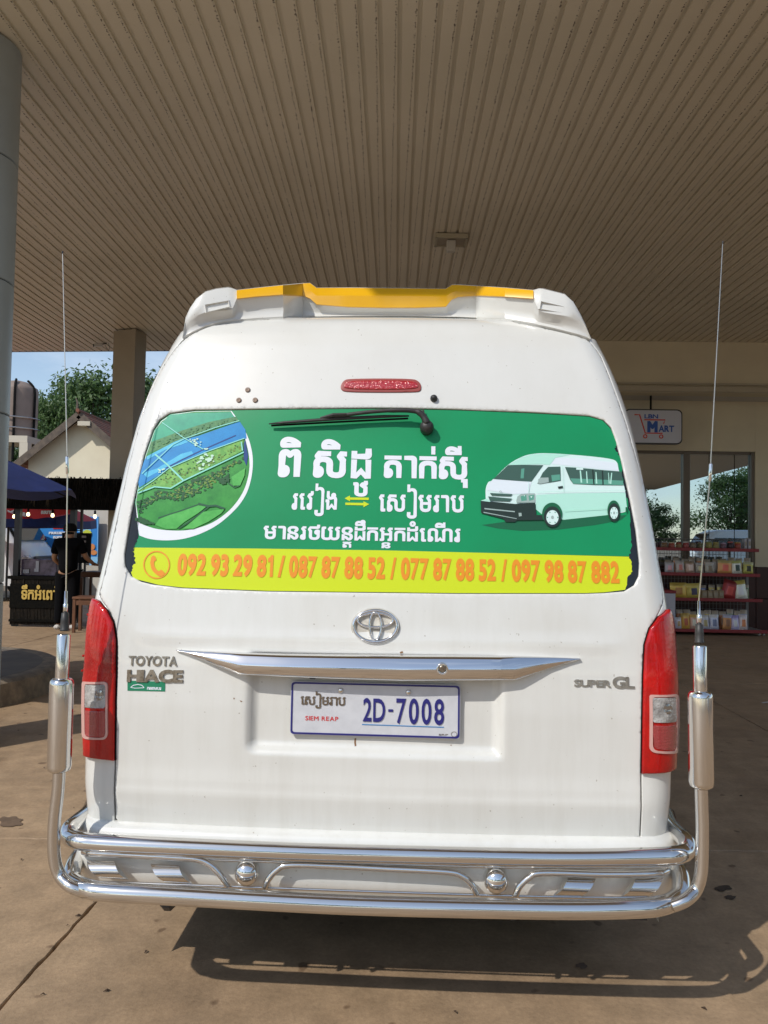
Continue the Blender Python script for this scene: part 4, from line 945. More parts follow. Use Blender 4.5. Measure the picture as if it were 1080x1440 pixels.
antenna((91, 887), (91.8, 862), (92.8, 831), None, (94.8, 665), (88, 356)); antenna((983.2, 904), (983.2, 878), (982.8, 845), None, (998, 675), (1016.3, 342))
GS[0] = 0.
# bits hanging under the bumper
w = MB().box((-.655, .12, .325), (.06, .10, .09), bev=.02); w.build('towing_eye', M_dark, van)
w = MB(); w.tube(catmull([(.64, .12, .38), (.64, .07, .345), (.665, .06, .318), (.69, .08, .335), (.68, .12, .38)], 4), .009, 8); w.build('towing_hook', mat('rusty_iron', (.10, .06, .04), .8, var=(.05, .03, .02), vs=60), van)
w = MB(); w.tube([(.45, .12, .30), (.45, 1.2, .30)], .028, 12); w.build('exhaust_pipe', M_dark, van)

# ------------------------------------------------------------------ canopy over the forecourt
def soffit_mat():
    m = bpy.data.materials.new('speckled_soffit_strip'); m.use_nodes = True; t = m.node_tree; p = t.nodes['Principled BSDF']; N = t.nodes.new
    c = N('ShaderNodeTexCoord'); sp_ = N('ShaderNodeSeparateXYZ'); t.links.new(c.outputs['Object'], sp_.inputs[0])
    geo = N('ShaderNodeNewGeometry')
    n1 = N('ShaderNodeTexNoise'); n1.inputs['Scale'].default_value = 80; n1.inputs['Detail'].default_value = 2; t.links.new(geo.outputs['Position'], n1.inputs['Vector'])
    n2 = N('ShaderNodeTexNoise'); n2.inputs['Scale'].default_value = .7; n2.inputs['Detail'].default_value = 4; t.links.new(geo.outputs['Position'], n2.inputs['Vector'])
    # nearness to the joint: x in 0..PITCHW across the strip
    d = N('ShaderNodeMath'); d.operation = 'SUBTRACT'; t.links.new(sp_.outputs[0], d.inputs[0]); d.inputs[1].default_value = .1045
    ab = N('ShaderNodeMath'); ab.operation = 'ABSOLUTE'; t.links.new(d.outputs[0], ab.inputs[0])
    mr = N('ShaderNodeMapRange'); mr.inputs[1].default_value = .002; mr.inputs[2].default_value = .013; mr.inputs[3].default_value = .12; mr.inputs[4].default_value = -.1; t.links.new(ab.outputs[0], mr.inputs[0])
    add = N('ShaderNodeMath'); add.operation = 'ADD'; t.links.new(n1.outputs['Fac'], add.inputs[0]); t.links.new(mr.outputs[0], add.inputs[1])
    r = N('ShaderNodeValToRGB'); r.color_ramp.elements[0].position = .63; r.color_ramp.elements[1].position = .69; r.color_ramp.elements[0].color = (1, 1, 1, 1); r.color_ramp.elements[1].color = (.12, .10, .08, 1); t.links.new(add.outputs[0], r.inputs[0])
    b = N('ShaderNodeValToRGB'); b.color_ramp.elements[0].position = .3; b.color_ramp.elements[1].position = .7; b.color_ramp.elements[0].color = (.62, .565, .445, 1); b.color_ramp.elements[1].color = (.71, .645, .515, 1); t.links.new(n2.outputs['Fac'], b.inputs[0])
    x = N('ShaderNodeMix'); x.data_type = 'RGBA'; x.blend_type = 'MULTIPLY'; x.inputs[0].default_value = 1; t.links.new(b.outputs[0], x.inputs[6]); t.links.new(r.outputs[0], x.inputs[7])
    t.links.new(x.outputs[2], p.inputs['Base Color']); p.inputs['Roughness'].default_value = .55; return m
M_soff = soffit_mat(); M_fascia = mat('fascia_sheet', (.30, .32, .36), .5, var=(.24, .25, .27), vs=3)
CH = 5.0; canopy = empty('station_canopy', (0, 4.2, CH), 0, 'wide forecourt canopy with a ribbed beige strip ceiling above the van', 'canopy')
PW = .134; RY = rad(-.85); dr = Vector((math.sin(-RY), math.cos(-RY), -math.tan(rad(.5))))   # strip direction, falling a little towards the back
def far_y(x): return 13.75-.095*x                                  # the far edge runs askew
def strip_mesh(L_):
    m = MB(); D = .019; xs = [(0, 0), (.1035, 0), (.1055, D), (PW-.002, D), (PW, 0)]
    V = []; 
    for yy in (0, L_):
        for x, z in xs: V.append(Vector((x, 0, z))+dr*yy)
    m.add(V, [(i, i+1, 6+i, 5+i)[::-1] for i in range(4)]); return m
nst = 0; base_me = None
for k in range(-70, 94):
    x = k*PW; ys0 = min(4.75, max(0., (-5.3-x)/2.1*9.7)); L_ = far_y(x+dr.x*9)-4.2-ys0  # unseen left end cut back to sun the ground, extended to shade the stall
    if L_ < .3: continue
    o = strip_mesh(L_).build('ceiling_strip', M_soff, canopy); o.location = Vector((x-.35, 0, 0))+dr*ys0
m = MB(); m.add([(-5.65, 0, .035), (-6.7, 4.75, .0), (-9.7, 4.75, .0), (-9.7, 10.4, -.055)], [(0, 1, 2, 3)]); m.quad((-5.65, 0, .035), (-9.7, far_y(-9.7)-4.2, -.06+.035), (12.3, far_y(12)-4.2, -.055+.03), (12.3, 0, .03))
m.build('ceiling_backing', M_gap, canopy)
dk = [(-5.7, -.05), (12.3, -.05), (12.3, 8.4), (-9.8, 10.5), (-9.8, 4.7), (-6.75, 4.7)]; prism(dk, .06, .6, M_fascia, canopy, 'roof_deck')
a = Vector((-9.8, far_y(-9.8)-4.2, -.075)); b = Vector((12.3, far_y(12.3)-4.2, -.06)); dv = (b-a); m = MB(); m.box((a+b)/2+Vector((0, .04, .14)), (dv.length, .05, .30), rot=Matrix.Rotation(math.atan2(dv.y, dv.x), 3, 'Z')); m.build('edge_trim', mat('edge_trim_blue', (.05, .06, .12), .5), canopy)
# wing seen mirrored in shop glass; unseen box added to shade ground at right
can2 = MB(); can2.box((-.2, -1.75, .25), (3.6, 3.48, .5)); can2.add([(x, y-4.2, z) for z in (0, .5) for x, y in ((7, .28), (14.5, .28), (15.4, -22), (13.4, -22))], [(0, 1, 2, 3), (7, 6, 5, 4), (0, 4, 5, 1), (1, 5, 6, 2), (2, 6, 7, 3), (3, 7, 4, 0)]); can2.build('canopy_wing_and_shade_box', mat('wing_and_shade_box', (.36, .31, .26), .6), canopy)
m = MB()
for x, y in ((14.3, -21), (7.5, -1.5)): m.lathe([(.28, -5), (.28, 0)], (x, y-4.2, 0), 20)
m.build('wing_pillar', mat('pillar_cladding_far', (.3, .31, .31), .5), canopy)
# round clad pillar at the left
M_pil = mat('grey_cladding', (.34, .38, .39), .42, .1, var=(.30, .335, .345), vs=2)
pe = at(30, 120, 5.35); RP = .30; pc = Vector((pe.x-RP*1.02-.062, 5.42, 0)); pil = empty('round_pillar', pc, 0, 'round grey clad pillar at the left rising to the canopy', 'pillar')
z = 0; 
for z0, z1 in ((0, 1.13), (1.13, 2.33), (2.33, 3.27), (3.27, 4.145), (4.145, 4.985)):
    w = MB(); w.lathe([(RP-.008, z0+.000), (RP, z0+.006), (RP, z1-.012), (RP-.008, z1-.006)], (0, 0, 0), 56); o = autosmooth(w.build('cladding_ring', M_pil, pil), 50)
w = MB(); w.lathe([(RP-.012, 0), (RP-.012, 4.97)], (0, 0, 0), 32); w.build('pillar_core', M_gap, pil, True)
# square column further back
cz = 4.90; c0 = at(160, 466, 12.75); c1 = at(190.5, 466, 12.6); c2 = at(206, 470, 12.95)
sqc = empty('square_column', (c1.x, c1.y, 0), 0, 'square beige column standing behind the drinks stall', 'column')
M_beige = mat('beige_render', (.33, .285, .215), .75, var=(.29, .25, .185), vs=1.5, bump=.1, bs=30)
ex = Vector((c0.x-c1.x, c0.y-c1.y, 0)); ey = Vector((c2.x-c1.x, c2.y-c1.y, 0))
prism([(0, 0), (ey.x, ey.y), (ex.x+ey.x, ex.y+ey.y), (ex.x, ex.y)], 0, cz, M_beige, sqc, 'column_shaft'); 
prism([(.02, -.03), (ey.x+.03, ey.y), (ex.x+ey.x, ex.y+ey.y+.03), (ex.x-.03, ex.y-.02)], 0, .25, mat('column_skirting', (.12, .09, .07), .6), sqc, 'skirting')
# ceiling fitting and security camera
q = onz(634, 338, CH-.075); lf = empty('ceiling_fitting', q, 0, 'small rectangular lamp fitting fixed under the strip ceiling', 'ceiling lamp')
m = MB(); 
for c_, d_ in (((0, .13, 0), (.36, .025, .05)), ((0, -.13, 0), (.36, .025, .05)), ((-.17, 0, 0), (.025, .28, .05)), ((.17, 0, 0), (.025, .28, .05))): m.box(c_, d_)
m.build('mounting_frame', mat('frame_olive', (.40, .36, .26), .5), lf); m = MB(); m.box((0, 0, -.005), (.32, .24, .02)); m.build('frame_plate', mat('plate_brown', (.33, .28, .21), .6), lf)
m = MB(); m.box((0, -.05, -.09), (.10, .09, .13), bev=.012); m.build('lamp_body', mat('lamp_pale', (.5, .48, .43), .4), lf)
q = at(143, 484, 13.6); sc_ = empty('security_camera', q, rad(25), 'small white security camera under the canopy edge beside the square column', 'camera')
sc_.scale = (.55,)*3; m = MB(); m.box((-.10, 0, -.04), (.28, .10, .10), bev=.02, rot=Matrix.Rotation(rad(-12), 3, 'Y')); m.build('camera_body', mat('camera_white', (.55, .54, .52), .4), sc_); m = MB(); m.box((-.245, 0, -.07), (.02, .08, .08)); m.build('camera_lens', M_gap, sc_)
m = MB(); m.tube([(.0, 0, 0), (.12, 0, .04), (.2, 0, .10)], .02, 8); m.tube(catmull([(.1, 0, -.02), (.2, .02, -.14), (.24, 0, -.1), (.2, 0, .08)], 4), .006, 6); m.build('bracket', M_gap, sc_)

# ------------------------------------------------------------------ shop at the right
BY = rad(-1.5); SO = Vector((5.5, 13.7, 0)); shop = empty('shop_building', SO, BY, 'beige shop front with a big reflecting window behind the snack shelf', 'shop')
_si = (Matrix.Translation(SO) @ Matrix.Rotation(BY, 4, 'Z')).inverted(); _so = _si @ Vector((0, 0, CAMZ)); _sr = _si.to_3x3()
def SH(px, py, yl=0.):
    d = _sr @ ray(px, py); return _so+d*((yl-_so.y)/d.y)
M_cream = mat('cream_render', (.66, .60, .44), .8, var=(.60, .54, .40), vs=1.2, bump=.08, bs=40)
M_wains = mat('maroon_tile', (.055, .018, .016), .3, var=(.04, .014, .012), vs=3)
wx0 = SH(840, 640).x; wx1 = SH(1062, 700).x; wt = SH(1000, 634.5).z; wb = SH(1000, 796).z; XL = -3.6; XR = 7.0; zs_ = SH(950, 552, -.8).z; ZC = 4.93
m = MB(); m.box(((wx1+XR)/2, .15, (wb+ZC)/2), (XR-wx1, .3, ZC-wb)); m.box(((wx0+wx1)/2, .15, (wt+ZC)/2), (wx1-wx0-.004, .3, ZC-wt)); m.box(((XL+wx0)/2, .15, (wb+ZC)/2), (wx0-XL, .3, ZC-wb)); m.build('wall', M_cream, shop)
for k in range(18):                                          # tiled dado
    x0 = XL+(XR-XL)*k/18; x1 = XL+(XR-XL)*(k+1)/18
    for r_ in range(2): m = MB(); m.box(((x0+x1)/2, .14, wb*(r_+.5)/2), (x1-x0-.008, .3, wb/2-.008), bev=.004); m.build('dado_tile', M_wains, shop)
m = MB(); m.box(((XL+XR)/2, .2, wb/2), (XR-XL, .28, wb-.01)); m.build('plinth', M_gap, shop)
m = MB(); m.box(((XL+XR)/2, -.65, (zs_+ZC)/2), (XR-XL, .3, ZC-zs_)); m.build('fascia', M_cream, shop)
lz1 = SH(950, 545.5, -.83).z
m = MB(); m.box(((XL+XR)/2, -.825, (lz1+zs_)/2+.02), (XR-XL, .05, .10), bev=.01); m.box(((XL+XR)/2, -.835, lz1+.07), (XR-XL, .03, .03)); m.build('ledge', mat('ledge_cream', (.42, .375, .285), .7), shop)
m = MB(); m.box(((XL+XR)/2, -.25, zs_+.03), (XR-XL, .495, .04)); m.build('soffit', mat('soffit_white', (.55, .53, .49), .7), shop)
m = MB(); m.box(((XL+XR)/2, 4.3, 2.45), (XR-XL, .2, 4.9)); m.box((XL+.1, 2.2, 2.45), (.2, 4.0, 4.9)); m.box((XR-.1, 2.2, 2.45), (.2, 4, 4.9)); m.box(((XL+XR)/2, 2.2, 4.0), (XR-XL-.4, 4, .1)); m.build('inner_shell', mat('inner_wall', (.16, .15, .13), .8), shop)
M_frame = mat('window_frame_brown', (.15, .125, .095), .4)
mul = [SH(x, 700).x for x in (966.5,)]
fr = MB()
for x0, x1, m0 in ((wx1-.055, wx1, 0), (wx0, wx0+.07, 0), (mul[0]-.06, mul[0]+.06, 0)): fr.box(((x0+x1)/2, .08, (wt+wb)/2), (x1-x0, .12, wt-wb-.01), bev=.008)
for z0, z1 in ((wt-.05, wt), (wb, wb+.06)): fr.box(((wx0+wx1)/2, .08, (z0+z1)/2), (wx1-wx0-.145, .10, z1-z0), bev=.006)
fo = fr.build('window_frame', M_frame, shop)
gm = bpy.data.materials.new('reflecting_glass'); gm.use_nodes = True; t = gm.node_tree; t.nodes.clear(); ou = t.nodes.new('ShaderNodeOutputMaterial'); gl = t.nodes.new('ShaderNodeBsdfGlossy'); gl.inputs['Roughness'].default_value = .0; gl.inputs[0].default_value = (.76, .88, .93, 1)
tr = t.nodes.new('ShaderNodeBsdfTransparent'); tr.inputs[0].default_value = (.55, .62, .60, 1); ms = t.nodes.new('ShaderNodeMixShader'); ms.inputs[0].default_value = .74; t.links.new(tr.outputs[0], ms.inputs[1]); t.links.new(gl.outputs[0], ms.inputs[2]); t.links.new(ms.outputs[0], ou.inputs[0])
def pane(x0, x1, z0, z1): m = MB(); m.box(((x0+x1)/2, .10, (z0+z1)/2), (x1-x0, .008, z1-z0)); return m.build('window_pane', gm, shop)
pane(mul[0]+.06, wx1-.06, wb+.05, wt-.04); pane(wx0+.06, mul[0]-.06, wb+.05, wt-.04)
m = MB()
for x in (1000, 1036): xx = SH(x, 700).x; m.box((xx, .095, (wt+wb)/2), (.008, .01, wt-wb-.1))
m.build('pane_joint', M_gap, shop)
# hanging sign
sg0 = SH(877, 575.5, -.5); sg1 = SH(958, 625.5, -.5); SW, SHH = sg1.x-sg0.x, sg0.z-sg1.z; scx = (sg0.x+sg1.x)/2; scz = (sg0.z+sg1.z)/2
wsign = Matrix.Translation(SO) @ Matrix.Rotation(BY, 4, 'Z') @ Vector((scx, -.5, scz))
sign = empty('hanging_sign', wsign, BY, 'white rounded shop sign with a red trolley and blue lettering hanging by the window', 'sign')
def flat(name, loops, m_, parent, fx, y, th=.004, eo=False):
    v2, tri = fill([[fx(*p) for p in l] for l in loops], None, eo); n0 = len(v2); V = [(a, y, b) for a, b in v2]+[(a, y+th, b) for a, b in v2]; Fs = [tuple(t_) for t_ in tri]+[(b, a, a+n0, b+n0) for a, b in boundary(tri)]
    return mobj(name, V, Fs, m_, parent)
su = lambda u, v: ((u-.5)*SW, (v-.5)*SHH)
flat('sign_box', [rrect(0, 0, 1, 1, .09, .13)], mat('sign_rim', (.03, .03, .035), .4), sign, su, -.05, .10)
flat('sign_face', [rrect(.02, .035, .98, .965, .08, .12)], mat('sign_face_white', (.56, .58, .66), .35), sign, su, -.055, .004)
# zoom-2 reading: sign spans x 205..452, y 378..540 (face), origin of sight coordinates
su2 = lambda x, y: ((x-190)/(452-190)*SW-SW/2, (540-y)/(540-378)*SHH-SHH/2)
sr = mat('sign_red', (.62, .06, .03), .4); sb = mat('sign_blue', (.03, .10, .42), .4)
flat('sign_trolley', [stroke([(235, 405), (258, 405), (284, 490), (362, 490)], 6), stroke([(279, 428), (374, 428), (366, 445)], 6), ell(284, 505, 10, 10, 16), ell(284, 505, 5, 5, 16)[::-1], ell(356, 505, 10, 10, 16), ell(356, 505, 5, 5, 16)[::-1]], sr, sign, su2, -.0585, .003)
def on_sign(s_, x0, x1, yb, yt, bo, hgt): ls = line(s_, .08, .3, bo); b = bbox(ls); return [[(x0+(q[0]-b[0])/(b[1]-b[0])*(x1-x0), yb-q[1]/hgt*(yb-yt)) for q in l] for l in ls]
HC = bbox(glyph('T'))[3]
flat('sign_name', on_sign('LBN', 280, 342, 421, 403, .04, HC), sb, sign, su2, -.0585, .003)
flat('sign_word', on_sign('M', 293, 340, 482, 439, .10, HC)+on_sign('ART', 344, 414, 482, 455, .05, HC), sb, sign, su2, -.0595, .003)
m = MB(); m.tube([(-.03, 0, SHH/2), (-.03, 0, SHH/2+.25)], .018, 8); m.tube([(-.03, 0, SHH/2+.24), (.2, .3, SHH/2+.45)], .012, 6); m.build('hanger', M_gap, sign)
# ---- snack shelf
sx0 = SH(905, 800, -.5).x; sx1 = SH(1059, 800, -.5).x
shw = lambda v: Matrix.Translation(SO) @ Matrix.Rotation(BY, 4, 'Z') @ Vector(v)
SHX = (sx0+sx1)/2; shelf = empty('snack_shelf', shw((SHX, -.5, 0)), BY, 'four tier shop shelf with red edge strips full of snack packets', 'shelf')
M_rail = mat('red_shelf_strip', (.30, .035, .04), .45, var=(.24, .03, .035), vs=12); M_wire = mat('grey_wire', (.22, .22, .22), .4, .5); M_board = mat('shelf_board', (.30, .28, .26), .5)
hw = (sx1-sx0)/2; lev = [SH(1000, y, -.72).z for y in (772.5, 807.5, 842.5, 885.0)]; dpt = [.42, .46, .50, .62]; ofx = [0, 0, .02, .05]
for z, d_, ex_ in zip(lev, dpt, ofx):
    m = MB(); m.box((ex_/2, .22-d_/2, z-.005), (2*hw+ex_, d_, .02)); m.build('shelf_board', M_board, shelf)
    m = MB(); m.box((ex_/2, .21-d_, z-.005), (2*hw+ex_+.01, .02, .055), bev=.005); m.build('edge_strip', M_rail, shelf)
m = MB()
for sx in (-hw, hw): m.box((sx, .23, .82), (.04, .03, 1.62))
m.build('upright', M_wire, shelf)
m = MB()
for k in range(int(2*hw/.06)): m.box((-hw+.06*k, .20, .85), (.005, .005, 1.5))
for k in range(17): m.box((0, .195, .14+.085*k), (2*hw, .005, .005))
m.tube([(-hw, .02, lev[0]+.17), (hw, .02, lev[0]+.17)], .008, 6)
o = m.build('wire_panel', M_wire, shelf)
for sx in (-hw+.1, hw-.05, hw+.02):
    w = MB(); w.lathe([(.0, -.012), (.03, -.012), (.034, 0), (.03, .012), (0, .012)], (sx, -.33, .035), 12, (1, 0, 0)); w.build('castor', mat('castor_grey', (.5, .5, .48), .5), shelf)
# snack packets: pillow bags, boxes and jars
def bag_mesh(name, w_, h_, d_, c1, c2, c3, seed):
    key = (w_, h_); r = random.Random(seed); nx, nz = 7, 9; V = []; Fs = []; mi = []
    for side in (-1, 1):
        for j in range(nz+1):
            for i in range(nx+1):
                u = i/nx*2-1; v = j/nz*2-1; b = max(0, (1-abs(u)**2.6))*max(0, (1-abs(v)**4))
                V.append((u*w_/2*(1-.05*(1-abs(v))**2), side*(-d_/2)*(b**.6)*-1+r.gauss(0, .0025)*(b > .1), h_/2+v*h_/2))
    n = (nx+1)*(nz+1)
    for sd in range(2):
        for j in range(nz):
            for i in range(nx):
                a = sd*n+j*(nx+1)+i; f = (a, a+1, a+nx+2, a+nx+1); Fs.append(f if sd == 0 else f[::-1])
                u = (i+.5)/nx*2-1; v = (j+.5)/nz*2-1; mi.append(1 if (u*u*1.3+(v*1.1+.15)**2 < .32) else (2 if v > .62 else 0))
    me = bpy.data.meshes.new(name); me.from_pydata(V, [], Fs)
    for c_ in [tuple(min(.85, q*1.9) for q in c0_) for c0_ in (c1, c2, c3)]: me.materials.append(mat('foil_%d_%d_%d' % tuple(int(q*100) for q in c_), c_, .28, .15))
    me.polygons.foreach_set('material_index', mi); me.polygons.foreach_set('use_smooth', [True]*len(Fs)); return me
def packet(px0, px1, pt, row, c1, c2, c3, label, tilt=0., name='snack_packet', yoff=0., group=None, d=.09, lift=0.):
    yy = .21-dpt[row]+.10+yoff; pz = lev[row]+.006
    x0 = (SH(px0, 800, -.5+yy-0).x-SHX); x1 = SH(px1, 800, -.5+yy).x-SHX; h_ = SH(px0, pt, -.5+yy).z-pz
    me = bag_mesh(name, x1-x0, h_, d, c1, c2, c3, int(px0)); o = bpy.data.objects.new(name, me); COL.objects.link(o)
    o.location = shw((SHX+(x0+x1)/2, -.5+yy, pz+lift)); o.rotation_euler = (rad(-6), rad(tilt), BY+rad(((int(px0)*7) % 11)-5)); tag(o, label, 'snack packet', group or 'snack packets on the shelf'); return o
def cbox(px0, px1, pt, row, c, label, name='snack_box', yoff=0., cat='box'):
    yy = .21-dpt[row]+.10+yoff; pz = lev[row]+.006; x0 = SH(px0, 800, -.5+yy).x-SHX; x1 = SH(px1, 800, -.5+yy).x-SHX; h_ = SH(px0, pt, -.5+yy).z-pz
    m = MB(); m.box((0, 0, h_/2), (x1-x0-.004, .12, h_), bev=.006, mi=0); m.box((0, -.061, h_*.55), ((x1-x0)*.6, .003, h_*.4), mi=1)
    o = m.build(name, [mat('card_%d_%d_%d' % tuple(int(q*100) for q in c), c, .6), mat('card_print', (.35, .3, .22), .6)]); o.location = shw((SHX+(x0+x1)/2, -.5+yy, pz)); o.rotation_euler = (0, 0, BY); return tag(o, label, cat, 'small boxes on the snack shelf')
def jar(px, pt, row, wpx, c, lid, label):
    yy = .21-dpt[row]+.10; pz = lev[row]+.006; x = SH(px, 800, -.5+yy).x-SHX; h_ = SH(px, pt, -.5+yy).z-pz; r_ = wpx/2*13/1082
    t0 = empty('snack_jar', shw((SHX+x, -.5+yy, pz)), 0, label, 'jar', 'jars on the top shelf')
    w = MB(); w.lathe([(r_*.9, 0), (r_, .008), (r_, h_*.78), (r_*.8, h_*.84)], (0, 0, 0), 14); w.build('jar_body', mat('jar_%d_%d_%d' % tuple(int(q*100) for q in c), c, .3, var=tuple(q*.5 for q in c), vs=40), t0, True)
    w = MB(); w.lathe([(r_*.86, h_*.83), (r_*.88, h_), (0, h_)], (0, 0, 0), 14); w.build('jar_lid', mat('lid_%d_%d_%d' % tuple(int(q*100) for q in lid), lid, .4), t0)
cols1 = [((.25, .14, .06), (.3, .3, .3), 'brown'), ((.45, .10, .06), (.5, .45, .3), 'brick red'), ((.35, .22, .08), (.4, .05, .04), 'ochre'), ((.42, .08, .07), (.5, .5, .45), 'crimson'), ((.30, .24, .16), (.1, .1, .1), 'tan'), ((.16, .16, .07), (.3, .28, .2), 'olive'),
         ((.40, .36, .10), (.2, .25, .1), 'mustard'), ((.38, .34, .12), (.35, .3, .1), 'straw yellow'), ((.22, .12, .16), (.4, .3, .4), 'plum'), ((.05, .02, .03), (.4, .1, .1), 'black'), ((.45, .09, .05), (.45, .3, .1), 'orange red')]
for k, (c, l_, nm) in enumerate(cols1): jar(934+k*10.1+(2 if k > 5 else 0), 761.5+(k % 3)*.8, 0, 9, c, l_, '%s jar of sweets on the top shelf of the snack rack' % nm)
cbox(1045, 1048.5, 758, 0, (.48, .48, .52), 'narrow white carton at the end of the top shelf, left one', yoff=.03); cbox(1050, 1054, 757.5, 0, (.5, .5, .55), 'narrow pale carton at the end of the top shelf, right one', yoff=.03)
for a in [(935, 948, 790, 1, (.26, .24, .25), (.4, .2, .2), (.3, .3, .3), 'grey packet at the left on the second shelf beside the van'), (950, 963, 788, 1, (.28, .25, .22), (.35, .12, .10), (.3, .28, .25), 'grey and red packet on the second shelf'),
          (964, 977, 789, 1, (.32, .22, .17), (.5, .35, .3), (.2, .15, .1), 'brown packet with a pale middle on the second shelf'), (978, 990, 791, 1, (.22, .20, .17), (.4, .35, .2), (.3, .3, .3), 'dull grey packet with a tan middle on the second shelf'),
          (991, 1005, 790, 1, (.24, .22, .18), (.15, .12, .08), (.35, .33, .3), 'dark grey packet before the gold one on the second shelf'), (1009, 1029, 787.5, 1, (.42, .20, .07), (.50, .10, .07), (.32, .27, .12), 'gold packet with a red picture on the second shelf'),
          (1029.5, 1044, 788, 1, (.42, .42, .36), (.03, .05, .04), (.30, .32, .12), 'cream packet with a black picture on the second shelf'), (1045, 1059, 790, 1, (.28, .26, .06), (.03, .03, .02), (.32, .33, .2), 'olive packet at the right end of the second shelf'),
          (943, 966, 819, 2, (.40, .27, .05), (.25, .12, .03), (.30, .22, .05), 'gold packet at the left of the third shelf'), (966, 986, 820, 2, (.32, .25, .05), (.04, .035, .06), (.38, .30, .08), 'yellow packet with a big dark circle on the third shelf'),
          (1012, 1033, 815, 2, (.20, .02, .02), (.34, .05, .04), (.12, .015, .015), 'dark red packet leaning over on the third shelf'), (1033, 1052, 816, 2, (.50, .46, .38), (.60, .58, .52), (.30, .24, .06), 'tall white packet leaning at the right of the third shelf'),
          (949, 959, 868, 3, (.45, .42, .46), (.3, .2, .1), (.5, .45, .5), 'pale packet at the left end of the bottom shelf'), (959, 971, 862, 3, (.42, .24, .05), (.3, .08, .04), (.35, .25, .08), 'gold packet on the bottom shelf'), (970, 982, 864, 3, (.40, .24, .18), (.50, .42, .34), (.45, .3, .1), 'pink and tan packet on the bottom shelf'),
          (986, 998, 865, 3, (.34, .33, .36), (.28, .24, .12), (.4, .4, .4), 'silver packet with an olive middle on the bottom shelf'), (998, 1011, 864, 3, (.36, .37, .44), (.12, .14, .22), (.5, .5, .5), 'pale blue packet on the bottom shelf'), (1016, 1029, 864, 3, (.34, .16, .06), (.18, .09, .05), (.3, .3, .35), 'orange brown packet on the bottom shelf'),
          (1028, 1040, 865, 3, (.34, .32, .48), (.5, .5, .5), (.25, .22, .4), 'lilac packet on the bottom shelf'), (1039, 1051, 864, 3, (.42, .36, .34), (.38, .14, .06), (.4, .38, .4), 'white and rust packet at the right end of the bottom shelf')]:
    packet(*a, tilt={1012: 16, 1033: -8}.get(a[0], ((int(a[0])*13) % 7)-3))
for k, (x, c) in enumerate(((985.5, (.34, .26, .16)), (993.5, (.32, .24, .14)), (1001.5, (.35, .27, .17)), (1009, (.30, .22, .13)))):
    cbox(x, x+7.3, 830, 2, c, ['tan snack box on the third shelf next to the yellow packet', 'second tan snack box on the third shelf', 'third tan snack box on the third shelf', 'tan snack box on the third shelf next to the dark red packet'][k])
for row, pt, xs_ in ((1, 785, range(936, 1056, 11)), (2, 822, range(948, 1050, 12)), (3, 858, range(952, 1052, 10))):
    for k, x in enumerate(xs_):
        q = rnd.choice([((.30, .12, .05), 'russet'), ((.26, .24, .22), 'grey'), ((.34, .26, .07), 'amber'), ((.10, .12, .22), 'navy'), ((.30, .28, .24), 'buff'), ((.10, .13, .07), 'green')])
        packet(x, x+9.5, pt+rnd.uniform(-1.5, 2), row, q[0], (.34, .30, .24), (.24, .20, .15), '%s packet in the back row of the %s shelf, %s from the left' % (q[1], ('', 'second', 'third', 'bottom')[row], ('first', 'second', 'third', 'fourth', 'fifth', 'sixth', 'seventh', 'eighth', 'ninth', 'tenth', 'eleventh')[k]), tilt=rnd.uniform(-4, 4), yoff=.13, d=.06)
# white cabinet between van and shelf
cb0 = SH(905, 860, -.95).x; cb1 = SH(950, 860, -.95).x; czt = SH(945, 832, -.95).z
cab = empty('white_cabinet', shw(((cb0+cb1)/2, -.7, 0)), BY, 'white cabinet with a red top edge half hidden behind the van', 'cabinet')
m = MB(); m.box((0, 0, czt/2+.03), (cb1-cb0, .5, czt-.08), bev=.01); m.build('cabinet_body', mat('cabinet_white', (.50, .50, .55), .4), cab); m = MB(); m.box((0, 0, czt-.005), (cb1-cb0+.02, .52, .05), bev=.008); m.build('cabinet_top', M_rail, cab); m = MB(); m.box((0, 0, .04), (cb1-cb0-.06, .46, .07)); m.build('cabinet_foot', M_gap, cab)

# ------------------------------------------------------------------ left side: kerb island, parasols, drinks stall
M_kerb = mat('rough_kerb_concrete', (.16, .13, .10), .9, var=(.30, .24, .17), vs=9, bump=.6, bs=40)
isl = empty('kerb_island', (-4.62, 7.25, 0), 0, 'round raised kerb island with a dark paved top at the left', 'kerb')
m = MB(); m.lathe([(1.52, -.01), (1.50, .19), (1.46, .215), (1.32, .215), (1.31, .19)], (0, 0, 0), 60); autosmooth(m.build('kerb_ring', M_kerb, isl), 40)
m = MB(); m.lathe([(1.33, .15), (1.33, .2165), (0, .2165)], (0, 0, 0), 60); m.build('island_top', mat('island_paving', (.15, .125, .10), .85, var=(.10, .085, .07), vs=4), isl)
M_blue = mat('blue_canvas', (.012, .028, .13), .7, var=(.016, .035, .17), vs=6); M_pole = mat('pole_black', (.02, .02, .02), .5); M_redc = mat('red_canvas', (.52, .015, .02), .7)
